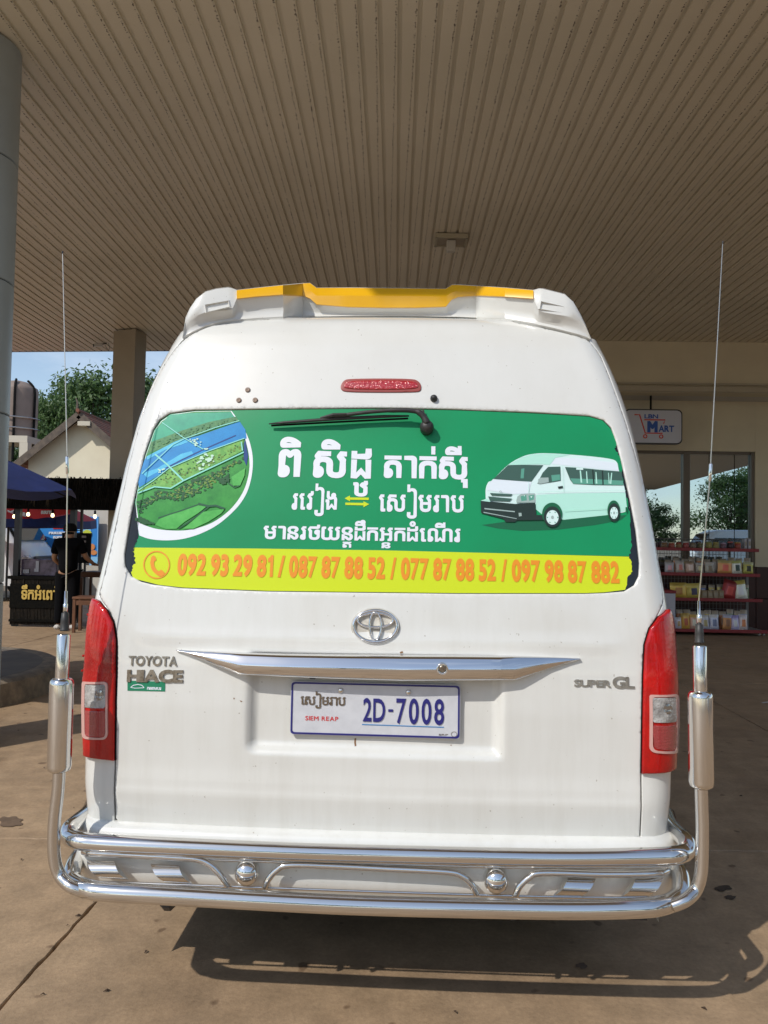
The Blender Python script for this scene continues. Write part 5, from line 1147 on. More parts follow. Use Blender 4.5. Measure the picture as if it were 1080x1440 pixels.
def parasol(name, c, r_, zr, za, flap, mt, mflap, label, n=8, a0=.2, pole=True, droop=.0):
    p0 = empty(name, (c[0], c[1], 0), 0, label, 'parasol')
    V = [(0, 0, za)]; Fs = []; K = 5
    for k in range(n*4):
        a = a0+2*math.pi*k/(n*4); seg = (k % 4)/4; sag = math.sin(math.pi*seg)
        for j in range(1, K+1):
            t_ = j/K; rr2 = r_*t_*(1-.045*sag*t_); z = za+(zr-za)*(t_**1.08)-.0-.05*sag*t_*t_-droop*t_*(1-t_)
            V.append((rr2*math.cos(a), rr2*math.sin(a), z))
    N_ = n*4
    for k in range(N_):
        k2 = (k+1) % N_; Fs.append((0, 1+k*K, 1+k2*K))
        for j in range(K-1): Fs.append((1+k*K+j, 1+k*K+j+1, 1+k2*K+j+1, 1+k2*K+j))
    mobj('parasol_cover', V, Fs, mt, p0, False)
    if flap:
        V = []; 
        for k in range(N_+1):
            a = a0+2*math.pi*k/N_; seg = (k % 4)/4; sag = math.sin(math.pi*seg); rr2 = r_*(1-.045*sag); z = zr-.05*sag
            V += [(rr2*math.cos(a), rr2*math.sin(a), z), (rr2*1.01*math.cos(a), rr2*1.01*math.sin(a), z-flap*(1-.15*sag))]
        mobj('valance', V, [(2*k, 2*k+2, 2*k+3, 2*k+1) for k in range(N_)], mflap, p0)
    if pole:
        w = MB(); w.tube([(0, 0, .2), (0, 0, za)], .022, 10); w.build('parasol_pole', M_pole, p0)
        w = MB()
        for k in range(n): a = a0+2*math.pi*k/n; w.tube([(0, 0, za-.03), (r_*.97*math.cos(a), r_*.97*math.sin(a), zr-.02)], .008, 5)
        w.build('parasol_ribs', M_pole, p0)
    return p0
e1 = at(101, 688.5, 6.6); parasol('blue_parasol', (e1.x-1.36, 6.6), 1.36, e1.z, e1.z+.56, 0, M_blue, M_blue, 'dark blue parasol standing on the kerb island behind the round pillar', a0=0.)
# stall
M_blk = mat('black_netting', (.004, .004, .004), 1., spec=.1, var=(.009, .008, .006), vs=30, bump=.5, bs=50); M_slat = mat('dark_bamboo', (.006, .005, .004), .8, spec=.2, var=(.022, .016, .010), vs=40)
M_gold = mat('gold_letter', (.50, .34, .07), .5); M_wood = mat('brown_wood', (.14, .055, .022), .5, var=(.09, .035, .015), vs=8)
YS = 12.35
stall = empty('drinks_stall', (at(60, 880, YS).x, YS, 0), 0, 'black bamboo drinks stall with golden lettering and a thatched black roof', 'stall')
SX, SY = stall.location.x, YS
def ST(px, py, dy=0.): p = at(px, py, YS+dy); return Vector((p.x-SX, p.y-SY, p.z))
r0 = ST(-30, 671); r1 = ST(190, 671.5); r2_ = ST(190, 721)
ra = random.Random(4)
m = MB(); m.box(((r0.x+r1.x)/2, .9, (r1.z+r2_.z)/2+.10), (r1.x-r0.x, 1.9, .25)); m.box(((r0.x+r1.x)/2, 0, (r1.z+r2_.z)/2), (r1.x-r0.x, .06, r1.z-r2_.z-.06)); m.build('stall_roof', M_blk, stall)
m = MB()
for k in range(900):                                          # fringe of thatch over the black netting
    x = ra.uniform(r0.x, r1.x); zt = r1.z-ra.uniform(.0, .38); l_ = ra.uniform(.1, .24); m.add([(x, -.04-ra.random()*.04, zt), (x+.012, -.04-ra.random()*.04, zt), (x+ra.gauss(.006, .015), -.06-ra.random()*.04, zt-l_)], [(0, 1, 2)], 1 if (ra.random() < .22 and x < r0.x+(r1.x-r0.x)*.48) else 0)
m.build('thatch_fringe', [M_slat, mat('straw', (.22, .15, .08), .8)], stall)['kind'] = 'stuff'
for px_ in (25.7, 103.5):
    a = ST(px_, 700, .05); w = MB(); w.box((a.x, .08, 1.15), (.085, .085, 2.3)); w.build('stall_post', M_pole, stall)
a = ST(116, 700, .8); w = MB(); w.box((a.x, .8, 1.15), (.04, .04, 2.3)); w.build('stall_post', M_pole, stall)
c0 = ST(15.5, 811); c1 = ST(83, 811); 
for k in range(34):
    x = c0.x+(c1.x-c0.x)*(k+.5)/34; w = MB(); w.tube([(x, ra.gauss(0, .004), .03), (x, ra.gauss(0, .004), c0.z-.03)], .0125, 6); w.build('bamboo_slat', M_slat, stall)
m = MB(); m.box(((c0.x+c1.x)/2, .35, c0.z-.01), (c1.x-c0.x+.08, .75, .05)); m.build('counter_top', M_blk, stall)
m = MB(); m.box(((c0.x+c1.x)/2, .04, c0.z/2), (c1.x-c0.x, .02, c0.z-.06)); m.box((c1.x, .35, c0.z/2), (.03, .7, c0.z-.06)); m.build('counter_panel', M_gap, stall)
m = MB(); m.box(((c0.x+c1.x)/2, -.02, .10), (c1.x-c0.x, .03, .04)); m.box(((c0.x+c1.x)/2, -.02, c0.z*.62), (c1.x-c0.x, .012, c0.z*.48)); m.build('counter_board', M_blk, stall)
kh = khmer([('ទ', 'ឹ'), ('ក', ''), ('អ', 'ំ'), ('ព', 'ៅ')], .10, .03); b = bbox(kh); g0 = ST(31.5, 842); g1 = ST(82, 843); gt_ = ST(31.5, 829.5)
flat('gold_lettering', [[(q[0], q[1]) for q in l] for l in kh], M_gold, stall, lambda x, y: (g0.x+(x-b[0])/(b[1]-b[0])*(g1.x-g0.x), g0.z+y/HK*(gt_.z-g0.z)), -.045, .01)
# string of bulbs
for px_, py_ in ((20, 726), (39.6, 723), (74, 724.5), (133.5, 726)):
    a = at(px_, py_, YS+.15); bl_ = empty('light_bulb', a, 0, {20: 'lit bulb hanging from the stall roof beside the pillar', 39.6: 'lit bulb hanging just right of the black stall post', 74: 'lit bulb hanging over the person in black', 133.5: 'lit bulb hanging at the right in front of the blue poster'}[px_], 'bulb', 'bulbs under the stall roof')
    w = MB(); w.lathe([(0, -.035), (.02, -.03), (.028, -.008), (.022, .015), (.014, .03)], (0, 0, 0), 14); w.build('bulb_glass', mat('bulb_warm', (.8, .75, .6), .3, emit=(1, .78, .42, 3.5)), bl_, True)
    w = MB(); w.lathe([(.015, .028), (.017, .04), (.017, .085), (.006, .095), (.005, .22)], (0, 0, 0), 10); w.build('bulb_socket', M_gap, bl_)
# picture board on the counter, menu boards, table, stool
a = ST(30, 788, .15); b_ = ST(80, 812, .15); pbx = empty('display_case', (SX+(a.x+b_.x)/2, SY+.15, c0.z+.015), 0, 'low glazed case with dark purple pictures on the stall counter', 'display case')
m = MB(); m.box((0, .1, (a.z-b_.z)/2), (b_.x-a.x, .22, a.z-b_.z), bev=.01); m.build('case_box', mat('case_purple', (.05, .035, .06), .2, var=(.20, .16, .24), vs=7), pbx)
m = MB(); m.box((-.02, -.02, .16), (.05, .01, .16)); m.box((-.03, -.022, .09), (.07, .01, .05)); m.box((-.2, -.022, .07), (.1, .01, .06)); m.build('printed_shape', mat('case_white', (.42, .42, .45), .5), pbx)
a = ST(88, 749, .5); b_ = ST(127, 792, .5); mb = empty('menu_board', (SX+(a.x+b_.x)/2, SY+.5, b_.z), 0, 'black framed menu board behind the person in black', 'board')
m = MB(); m.box((0, 0, (a.z-b_.z)/2), (b_.x-a.x, .04, a.z-b_.z)); m.build('board_panel', M_gap, mb); m = MB()
for k in range(5): m.box((.13, -.025, .12+.08*k), (.07, .008, .035))
m.build('menu_pictures', mat('menu_print', (.25, .2, .18), .5), mb); m = MB(); m.box((-.15, 0, -.3), (.03, .03, .6)); m.box((.15, 0, -.3), (.03, .03, .6)); m.build('board_leg', M_pole, mb)
a = ST(117, 803, .5); b_ = ST(152, 812, .5); tbx = empty('wooden_table', (SX+(a.x+b_.x)/2, SY+.6, 0), 0, 'reddish wooden side table of the stall behind the stool', 'table')
m = MB(); m.box((0, 0, a.z-.05), (b_.x-a.x, .5, .09), bev=.01); m.build('table_top', M_wood, tbx)
for sx in (-1, 1):
    for sy in (-1, 1): m = MB(); m.box((sx*(b_.x-a.x)*.45, sy*.2, (a.z-.1)/2), (.04, .04, a.z-.1)); m.build('leg', M_wood, tbx)
a = ST(107, 838, -.5); b_ = ST(136, 892, -.5); stl = empty('wooden_stool', (SX+(a.x+b_.x)/2, SY-.5, 0), rad(3), 'brown wooden stool standing between the person and the van', 'stool')
hw2 = (b_.x-a.x)/2; m = MB(); m.box((0, 0, a.z-.02), (2*hw2, .34, .04), bev=.008); m.build('seat', M_wood, stl)
for sx in (-1, 1):
    for sy in (-1, 1): m = MB(); m.box((sx*(hw2-.03), sy*.14, (a.z-.04)/2), (.045, .045, a.z-.04), bev=.005); m.build('leg', M_wood, stl)
m = MB(); m.box((0, -.14, a.z-.09), (2*hw2-.06, .025, .07)); m.box((0, .14, a.z-.09), (2*hw2-.06, .025, .07)); m.build('apron', M_wood, stl)
# ---- the person, seen from behind in black
pb0 = at(93, 884, 12.15); per = empty('person', (pb0.x, pb0.y, 0), 0, 'person in black shirt and trousers with a dark cap standing at the stall counter', 'person')
def skin(name, verts, edges, radii, m_, parent, root=0, sub=2):
    me = bpy.data.meshes.new(name); me.from_pydata(verts, edges, []); o = bpy.data.objects.new(name, me); COL.objects.link(o)
    md = o.modifiers.new('s', 'SKIN'); sk = me.skin_vertices[0].data
    for i, r_ in enumerate(radii): sk[i].radius = (r_, r_) if not isinstance(r_, tuple) else r_; sk[i].use_root = (i == root)
    md.use_smooth_shade = True; o.modifiers.new('d', 'SUBSURF').levels = sub; o.modifiers['d'].render_levels = sub
    dg = bpy.context.evaluated_depsgraph_get(); me2 = bpy.data.meshes.new_from_object(o.evaluated_get(dg)); bpy.data.objects.remove(o)
    me2.materials.clear(); me2.materials.append(m_); o = bpy.data.objects.new(name, me2); COL.objects.link(o); o.parent = parent
    me2.polygons.foreach_set('use_smooth', [True]*len(me2.polygons)); return o
M_skin = mat('skin', (.34, .17, .09), .5); M_shirt = mat('black_cotton', (.004, .004, .005), 1., spec=.1, bump=.3, bs=12)
H = 1.62
bv = [(0, 0, .90), (0, .0, 1.05), (0, -.01, 1.22), (0, 0, 1.36), (0, .01, 1.44), (0, .03, 1.52), (.0, .035, 1.60),        # spine 0..6
      (.17, 0, 1.34), (.25, .08, 1.12), (.30, .26, 1.02), (-.17, 0, 1.34), (-.24, .02, 1.10), (-.18, .18, .98),             # arms 7..12
      (.09, 0, .84), (.10, -.01, .48), (.105, -.03, .10), (-.09, 0, .84), (-.11, -.01, .48), (-.12, -.03, .10), (.105, .08, .035), (-.13, .08, .035)]
be = [(0, 1), (1, 2), (2, 3), (3, 4), (4, 5), (5, 6), (3, 7), (7, 8), (8, 9), (3, 10), (10, 11), (11, 12), (0, 13), (13, 14), (14, 15), (15, 19), (0, 16), (16, 17), (17, 18), (18, 20)]
br = [.10, .09, .10, .085, .055, .085, .07, .065, .042, .028, .065, .042, .028, .085, .062, .04, .085, .062, .04, .03, .03]
skin('body', bv, be, br, M_skin, per)
sv = [(0, 0, .84), (0, 0, 1.05), (0, -.01, 1.22), (0, 0, 1.36), (0, .012, 1.43), (.175, 0, 1.35), (.235, .06, 1.18), (-.175, 0, 1.35), (-.232, .015, 1.16)]
skin('black_shirt', sv, [(0, 1), (1, 2), (2, 3), (3, 4), (3, 5), (5, 6), (3, 7), (7, 8)], [.165, .150, .16, .125, .07, .085, .068, .085, .068], M_shirt, per)
skin('black_trousers', [(0, 0, .99), (.095, 0, .82), (.10, -.01, .48), (.105, -.03, .07), (-.095, 0, .82), (-.11, -.01, .48), (-.12, -.03, .07)], [(0, 1), (1, 2), (2, 3), (0, 4), (4, 5), (5, 6)], [.145, .11, .08, .066, .11, .08, .066], M_shirt, per)
w = MB(); w.lathe([(.098, 0), (.104, .03), (.10, .07), (.08, .105), (.045, .125), (0, .13)], (0, .03, 1.535), 20); w.box((.07, .10, 1.55), (.13, .12, .015), bev=.005); w.build('cap', M_gap, per, True)
skin('hair', [(0, .01, 1.47), (0, .01, 1.54)], [(0, 1)], [.082, .092], M_gap, per)
for sx in (-1, 1):
    m = MB(); m.box((sx*.115-.005, .03, .035), (.095, .26, .07), bev=.025); m.build('shoe', mat('shoe_white', (.5, .48, .45), .6), per)
    # hands closing on the counter edge
hx = [(.30, .26, 1.02), (.31, .33, 1.0)]
for sx, c_ in ((1, (.30, .26, 1.02)), (-1, (-.18, .18, .98))):
    V = [c_, (c_[0], c_[1]+.07, c_[2]-.01)]; E_ = [(0, 1)]; R2 = [.026, .03]
    for f in range(4):
        b0_ = len(V); V += [(c_[0]-.026+.0175*f, c_[1]+.11, c_[2]-.015), (c_[0]-.028+.0185*f, c_[1]+.145-.006*abs(f-1.5), c_[2]-.04)]; E_ += [(1, b0_), (b0_, b0_+1)]; R2 += [.0095, .008]
    b0_ = len(V); V += [(c_[0]-sx*.035, c_[1]+.06, c_[2]-.01), (c_[0]-sx*.05, c_[1]+.09, c_[2]-.025)]; E_ += [(0, b0_), (b0_, b0_+1)]; R2 += [.012, .009]
    skin('hand', V, E_, R2, M_skin, per, 0, 1)
# ---- red and blue parasol, blue hoardings, pale wall, parked van behind
e1 = at(-12, 735, 15.4); rp = parasol('red_parasol', (at(-2, 730, 15.2).x+.2, 15.2), 1.62, at(50, 729, 15.2).z, at(50, 729, 15.2).z+.75, .17, M_redc, M_blue, 'red beer garden parasol with a blue hem behind the stall', a0=.35, n=6)
bn = empty('red_banner', (0, 14.0, 0), 0, 'red banner with white lettering strung behind the stall bulbs', 'banner')
q = [at(4, 712, 14), at(99, 714, 14), at(99, 722, 14), at(52, 729.5, 14), at(4, 731, 14)]
bV = [(p.x, 0, p.z) for p in q]; mobj('banner_cloth', bV+[(x, .02, z) for x, y, z in bV], [(0, 1, 2, 3, 4)[::-1], (5, 6, 7, 8, 9)]+[(k, (k+1) % 5, (k+1) % 5+5, k+5) for k in range(5)], M_redc, bn)
fxb = lambda px, py: (at(px, py, 14).x, at(px, py, 14).z)
def on_px(ls, x0, x1, yb, yt, h_): b = bbox(ls); return [[(x0+(q_[0]-b[0])/(b[1]-b[0])*(x1-x0), yb-q_[1]/h_*(yb-yt)) for q_ in l] for l in ls]
flat('banner_lettering', on_px(line('ANCHOR', .1, .3, .09), 6, 37, 726.5, 721, HC)+[stroke([(11, 718), (15, 720), (24, 716.5)], 2.2)]+on_px(khmer([('ស', ''), ('ប', ''), ('ា', ''), ('យ', '')], .05, .07), 58, 76, 722.5, 718.5, HK), mat('banner_white', (.7, .7, .7), .6), bn, fxb, -.012, .006)
q = [at(51, 733, 14.3), at(103, 722, 14.3), at(103, 734, 14.3), at(85, 738, 14.3), at(60, 741, 14.3)]
bh = [(p.x, 14.3, p.z) for p in q]; o = mobj('blue_hem_cloth', bh+[(x, y+.03, z) for x, y, z in bh], [(4, 3, 2, 1, 0), (5, 6, 7, 8, 9)]+[(k, (k+1) % 5, (k+1) % 5+5, k+5) for k in range(5)], M_blue); tag(o, 'drooping dark blue canvas flap under the red banner', 'canvas flap')
q = [at(3, 730, 14.3), at(50, 731, 14.3), at(50, 740, 14.3), at(28, 742, 14.3), at(3, 741, 14.3)]
bh = [(p.x, 14.32, p.z) for p in q]; o = mobj('blue_hem_cloth', bh+[(x, y+.03, z) for x, y, z in bh], [(4, 3, 2, 1, 0), (5, 6, 7, 8, 9)]+[(k, (k+1) % 5, (k+1) % 5+5, k+5) for k in range(5)], M_blue); tag(o, 'dark blue canvas hem above the parked van at the far left', 'canvas flap')
YW = 19.0; pw0 = at(28, 745, YW); pw1 = at(215, 745, YW)
pw = empty('pale_wall', (0, YW, 0), 0, 'pale rendered wall behind the stall carrying the blue hoardings', 'wall')
m = MB(); m.box(((pw0.x+pw1.x)/2, .12, 1.2), (pw1.x-pw0.x, .2, 2.4)); m.build('wall_panel', mat('pale_render', (.55, .52, .46), .8, var=(.48, .45, .4), vs=1), pw); m = MB(); m.box(((pw0.x+pw1.x)/2, .12, 2.43), (pw1.x-pw0.x+.1, .3, .06)); m.build('wall_coping', mat('coping', (.4, .37, .32), .8), pw)
M_hb = mat('hoarding_blue', (.02, .20, .58), .5, var=(.03, .27, .66), vs=2); M_hl = mat('hoarding_light', (.25, .55, .85), .5); M_hw = mat('hoarding_white', (.7, .72, .75), .5); M_hg = mat('hoarding_green', (.1, .35, .12), .5, var=(.5, .3, .1), vs=9); M_hy = mat('hoarding_lime', (.55, .62, .05), .5)
fxw = lambda px, py: (at(px, py, YW-.1).x, at(px, py, YW-.1).z)
hb = empty('blue_hoarding', (0, YW-.1, 0), 0, 'wide blue hoarding with white lettering and small pictures behind the counter', 'hoarding')
flat('hoarding_sheet', [[(41, 728), (104, 728), (104, 791), (41, 791)]], M_hb, hb, fxw, 0, .04)
flat('hoarding_red_patch', [[(75, 738), (97, 737), (97, 743.5), (75, 744)]], M_redc, hb, fxw, -.012, .008)
flat('hoarding_lettering', on_px(khmer([('រ', ''), ('ប', ''), ('ស', ''), ('យ', '')], .05, .06), 77, 95, 742, 739, HK)+on_px(khmer([('ក', ''), ('ម', ''), ('យ', ''), ('ព', ''), ('រ', '')], .05, .05), 69, 92, 751, 748, HK)+on_px(khmer([('ស', ''), ('ក', ''), ('រ', '')], .05, .05), 75, 88, 757, 754, HK)+[[(35, 742), (41, 742), (41, 756)], [(53, 732), (57, 736), (51, 737)]], M_hw, hb, fxw, -.022, .008)
flat('hoarding_pictures', [ell(52, 766, 3, 3, 8), ell(59, 764, 4, 3.5, 8), ell(65, 765, 2.5, 3, 8), ell(76, 772, 4, 4.5, 8), ell(81, 775, 3, 3, 8)], M_hg, hb, fxw, -.012, .008)
flat('hoarding_picture_band', [[(41, 779), (55, 775), (68, 773), (85, 777), (104, 776), (104, 791), (41, 791)]], mat('hoarding_navy', (.02, .05, .14), .5, var=(.1, .16, .3), vs=5), hb, fxw, -.006, .004)
hp = empty('blue_poster', (0, YW-.15, 0), 0, 'tall light blue poster with a lime circle at the right beside the van', 'poster')
flat('poster_sheet', [[(109, 726.5), (140, 726.5), (139, 783), (109, 783)]], M_hb, hp, fxw, 0, .03)
flat('poster_white', [[(111, 731), (129, 731), (129, 748), (111, 748)], [(138.8, 726.5), (139.6, 726.5), (138.5, 790), (137.6, 790)], [(127, 783), (138, 783), (138, 795), (127, 795)]], M_hl, hp, fxw, -.01, .008)
flat('poster_circle', [ell(124, 751, 6.5, 6, 20)], M_hy, hp, fxw, -.02, .008); flat('poster_fruit', [ell(131, 769, 4, 4.5, 10), ell(133, 777, 5, 3.5, 10)], mat('poster_orange', (.65, .25, .08), .5), hp, fxw, -.02, .008)
# ------------------------------------------------------------------ other vans: a simpler body of the same kind
M_silver = mat('silver_white_paint', (.76, .77, .77), .3, coat=.5)
def side_van(loc, rz, label, paint):
    p0 = empty('parked_van', loc, rz, label, 'van'); V = []; Fs = []; outl = [(-2.35, .35), (-2.38, .9), (-2.30, 1.3), (-2.16, 1.95), (-1.9, 2.2), (-1.2, 2.26), (1.2, 2.24), (1.62, 2.08), (2.12, 1.32), (2.34, 1.08), (2.42, .8), (2.44, .35)]   # x forward
    secs = []
    for (f, wsc) in ((-1, .0), (-.97, .0), (1, 0)): pass
    n = len(outl); W2 = .88
    ws = [(0, 1.), (.72, 1.), (.9, .985), (1., .93)]
    for sgn in (-1, 1):
        for t_, k in (ws if sgn > 0 else ws[::-1]):
            for x, z in outl: V.append((x*(k if abs(t_) > .8 else 1), sgn*W2*t_*(1 if z < 1.1 else 1-.10*(z-1.1)), z if z < 1.5 else 1.5+(z-1.5)*(1 if t_ < .8 else (.965 if t_ < .95 else .90))))
    ns = len(ws)*2
    for i in range(ns-1):
        for k in range(n): k2 = (k+1) % n; Fs.append((i*n+k, i*n+k2, (i+1)*n+k2, (i+1)*n+k))
    Fs += [tuple(range(n)), tuple((ns-1)*n+k for k in range(n))[::-1]]
    autosmooth(mobj('van_body', V, Fs, paint, p0), 50)
    for sg in (-1, 1):
        yy = sg*(W2*.965+.0)
        for x0, x1, xt0, xt1 in ((-2.08, -1.1, -2.0, -1.1), (-1.04, -.1, -1.04, -.1), (-.04, .78, -.04, .78), (.86, 1.80, .86, 1.45)):
            m = MB(); V2 = [(x0, yy-sg*.012, 1.32), (x1, yy-sg*.012, 1.32), (xt1, yy-sg*.058, 1.86), (xt0, yy-sg*.058, 1.86)]; V2 = [(a, b+sg*.03, c) for a, b, c in V2]; m.add(V2+[(a, b-sg*.05, c) for a, b, c in V2], [(0, 1, 2, 3), (7, 6, 5, 4), (0, 4, 5, 1), (1, 5, 6, 2), (2, 6, 7, 3), (3, 7, 4, 0)]); m.build('side_window', M_glassblk, p0)
        for xw in (-1.45, 1.55):
            w = MB(); w.lathe([(.16, 0), (.27, 0), (.33, .03), (.335, .16), (.28, .20), (.18, .19)], (xw, sg*.70, .335), 22, (0, sg, 0)); o = autosmooth(w.build('wheel', M_tyre, p0), 50)
            w = MB(); w.lathe([(0, .15), (.07, .17), (.16, .13), (.185, .185)], (xw, sg*.70, .335), 18, (0, sg, 0)); w.build('rim', M_rim, o, True)
        m = MB(); m.box((2.33, sg*.68, .92), (.16, .30, .20), bev=.05); m.build('headlight', M_clearlens, p0)
        m = MB(); m.box((1.75, sg*1.02, 1.45), (.09, .16, .24), bev=.03); m.build('wing_mirror', M_dark, p0)
    m = MB(); V2 = [(2.16, -.72, 1.34), (2.16, .72, 1.34), (1.69, .66, 2.04), (1.69, -.66, 2.04)]; V2 = [(a+.012, b, c+.008) for a, b, c in V2]; m.add(V2+[(a-.05, b, c-.03) for a, b, c in V2], [(0, 1, 2, 3), (7, 6, 5, 4), (0, 4, 5, 1), (1, 5, 6, 2), (2, 6, 7, 3), (3, 7, 4, 0)]); m.build('windscreen', M_glassblk, p0)
    m = MB(); m.box((2.44, 0, .52), (.14, 1.66, .26), bev=.05); m.build('front_bumper', M_dark, p0)
    m = MB(); m.box((2.42, 0, .93), (.06, .95, .12), bev=.02); m.build('grille', M_dark, p0)
    return p0
pf_ = at(55, 790, 17.3); side_van((pf_.x-2.45, 17.6, 0), 0, 'white van parked behind the stall with its nose showing at the far left', M_silver)
side_van((15.6, -9.5, 0), rad(176), 'white van parked across the forecourt mirrored in the shop window', M_silver)
side_van((24.0, -13.0, 0), rad(178), 'second white van parked further right behind the camera', M_silver)
# ------------------------------------------------------------------ gabled house, water tank, trees
YH = 28.0; hs = empty('gabled_house', (0, YH, 0), 0, 'cream gabled house with a red tiled roof beyond the stall', 'house')
hp_ = lambda px, py, dy=0.: (lambda p: Vector((p.x, p.y-YH, p.z)))(at(px, py, YH+dy))
ap = hp_(112, 580); lf_ = hp_(20, 653); sl_ = (ap.z-lf_.z)/(ap.x-lf_.x); hwid = ap.x-lf_.x; wl = ap.x-hwid*.86; wr = ap.x+hwid*.86; ez = ap.z-sl_*hwid*.86
M_hc = mat('house_cream', (.70, .64, .48), .8, var=(.64, .57, .42), vs=.8)
prism([(wl, .4), (wr, .4), (wr, 9), (wl, 9)], 0, ez-.02, M_hc, hs, 'house_wall')
V = [(wl, .4, ez-.02), (wr, .4, ez-.02), (ap.x, .4, ap.z-.12), (wl, 9, ez-.02), (wr, 9, ez-.02), (ap.x, 9, ap.z-.12)]; mobj('gable_wall', V, [(0, 1, 2), (5, 4, 3), (0, 2, 5, 3), (1, 4, 5, 2), (0, 3, 4, 1)], M_hc, hs)
M_tile = mat('red_roof_tile', (.20, .065, .035), .8, var=(.10, .05, .035), vs=3, bump=.3, bs=10); M_barge = mat('weathered_board', (.13, .10, .075), .85, var=(.07, .055, .045), vs=6)
for sg in (-1, 1):
    rows_ = 16; m = MB()
    for r_ in range(rows_):
        t0_, t1_ = r_/rows_, (r_+1)/rows_+.01; a = Vector((ap.x+sg*hwid*t0_, 0, ap.z-sl_*hwid*t0_+.035)); b = Vector((ap.x+sg*hwid*t1_, 0, ap.z-sl_*hwid*t1_+.085))
        m.add([a, b, b+Vector((0, 9.4, 0)), a+Vector((0, 9.4, 0)), a-Vector((0, 0, .1)), b-Vector((0, 0, .12)), b+Vector((0, 9.4, -.12)), a+Vector((0, 9.4, -.1))], [(0, 1, 2, 3), (7, 6, 5, 4), (0, 4, 5, 1), (2, 6, 7, 3), (1, 5, 6, 2), (0, 3, 7, 4)])
    m.build('roof_slope', M_tile, hs)
    a = Vector((ap.x, -.06, ap.z-.10)); b = Vector((ap.x+sg*hwid*1.01, -.06, ap.z-sl_*hwid*1.01-.10)); d_ = b-a; m = MB(); m.box((a+b)/2, (d_.length, .06, .26), rot=Matrix.Rotation(-math.atan2(d_.z, d_.x), 3, 'Y')); m.build('barge_board', M_barge, hs)
m = MB(); m.tube([(ap.x, -.2, ap.z+.05), (ap.x, 9.4, ap.z+.05)], .07, 8); m.build('ridge_tile', M_tile, hs)
m = MB(); m.tube([(ap.x-.05, -.1, ap.z), (ap.x-.04, -.12, ap.z+.35), (ap.x-.10, -.12, ap.z+.5)], [.06, .035, .02], 6); m.build('ridge_finial', M_barge, hs)
m = MB(); m.box((ap.x+.22, .1, ap.z-.42), (.45, .5, .16)); m.build('purlin_end', mat('purlin_pale', (.5, .45, .36), .7), hs)
YT = 33.; tk = empty('water_tank', (at(22, 616, YT).x, YT, 0), 0, 'tall brown water tank on a concrete stand beside the round pillar', 'water tank')
zb_ = at(22, 616, YT).z; zt_ = at(22, 546, YT).z; rT = 28*YT/1082; M_tank = mat('tank_brown', (.27, .205, .17), .6, var=(.22, .165, .135), vs=1.5)
m = MB(); m.lathe([(rT*.97, zb_)]+[(rT*(1 if k % 2 else .985), zb_+(zt_-zb_)*(k+.5)/10) for k in range(10)]+[(rT*.96, zt_), (rT*.5, zt_+.25), (0, zt_+.35)], (0, 0, 0), 40); autosmooth(m.build('tank_shell', M_tank, tk), 50)
m = MB(); m.box((0, 0, zb_-.15), (rT*2.2, rT*2.2, .28))
for sx in (-1, 1):
    for sy in (-1, 1): m.box((sx*rT*.95, sy*rT*.95, (zb_-.3)/2), (.35, .35, zb_-.3))
m.box((0, 0, zb_*.62), (rT*1.9, .2, .25)); m.build('tank_stand', mat('stand_concrete', (.5, .46, .38), .8), tk)
for k in range(2):
    m = MB(); a = rad(-70+55*k); px0_ = rT*1.03*math.cos(a); py0_ = rT*1.03*math.sin(a); m.tube(catmull([(px0_*.6, py0_*.6, zt_+.3), (px0_, py0_, zt_-.1), (px0_*1.03, py0_*1.03, zt_-1), (px0_*1.03, py0_*1.03, zb_-1)], 4), .05, 6); m.build('tank_pipe', M_gap, tk)
m = MB(); 
for sx in (-.2, .2): m.tube([(-rT*.45+sx, -rT*.93, zb_-.2), (-rT*.45+sx, -rT*.93, zt_)], .025, 5)
for k in range(14): m.tube([(-rT*.45-.2, -rT*.93, zb_+k*(zt_-zb_)/14), (-rT*.45+.2, -rT*.93, zb_+k*(zt_-zb_)/14)], .02, 4)
for zz_ in (.35, .8): m.tube([(rT*1.12*math.cos(rad(a_)), rT*1.12*math.sin(rad(a_)), zb_+zz_) for a_ in range(-170, 20, 15)], .03, 5)
m.build('tank_ladder', M_rim, tk)
M_bark = mat('bark', (.10, .075, .055), .9, var=(.06, .045, .035), vs=8, bump=.5, bs=14)
def leafm(nm, a, b):
    m = mat(nm, a, .55, var=b, vs=1.3); t = m.node_tree; p = t.nodes['Principled BSDF']; tr = t.nodes.new('ShaderNodeBsdfTranslucent'); mxs = t.nodes.new('ShaderNodeMixShader'); mxs.inputs[0].default_value = .38
    l0 = p.inputs['Base Color'].links[0].from_socket; t.links.new(l0, tr.inputs[0]); t.links.new(p.outputs[0], mxs.inputs[1]); t.links.new(tr.outputs[0], mxs.inputs[2]); t.links.new(mxs.outputs[0], t.nodes['Material Output'].inputs[0]); return m
LM = [leafm('leaf_dark', (.035, .075, .022), (.05, .10, .03)), leafm('leaf_mid', (.055, .11, .03), (.08, .15, .04)), leafm('leaf_light', (.09, .16, .045), (.12, .19, .06))]
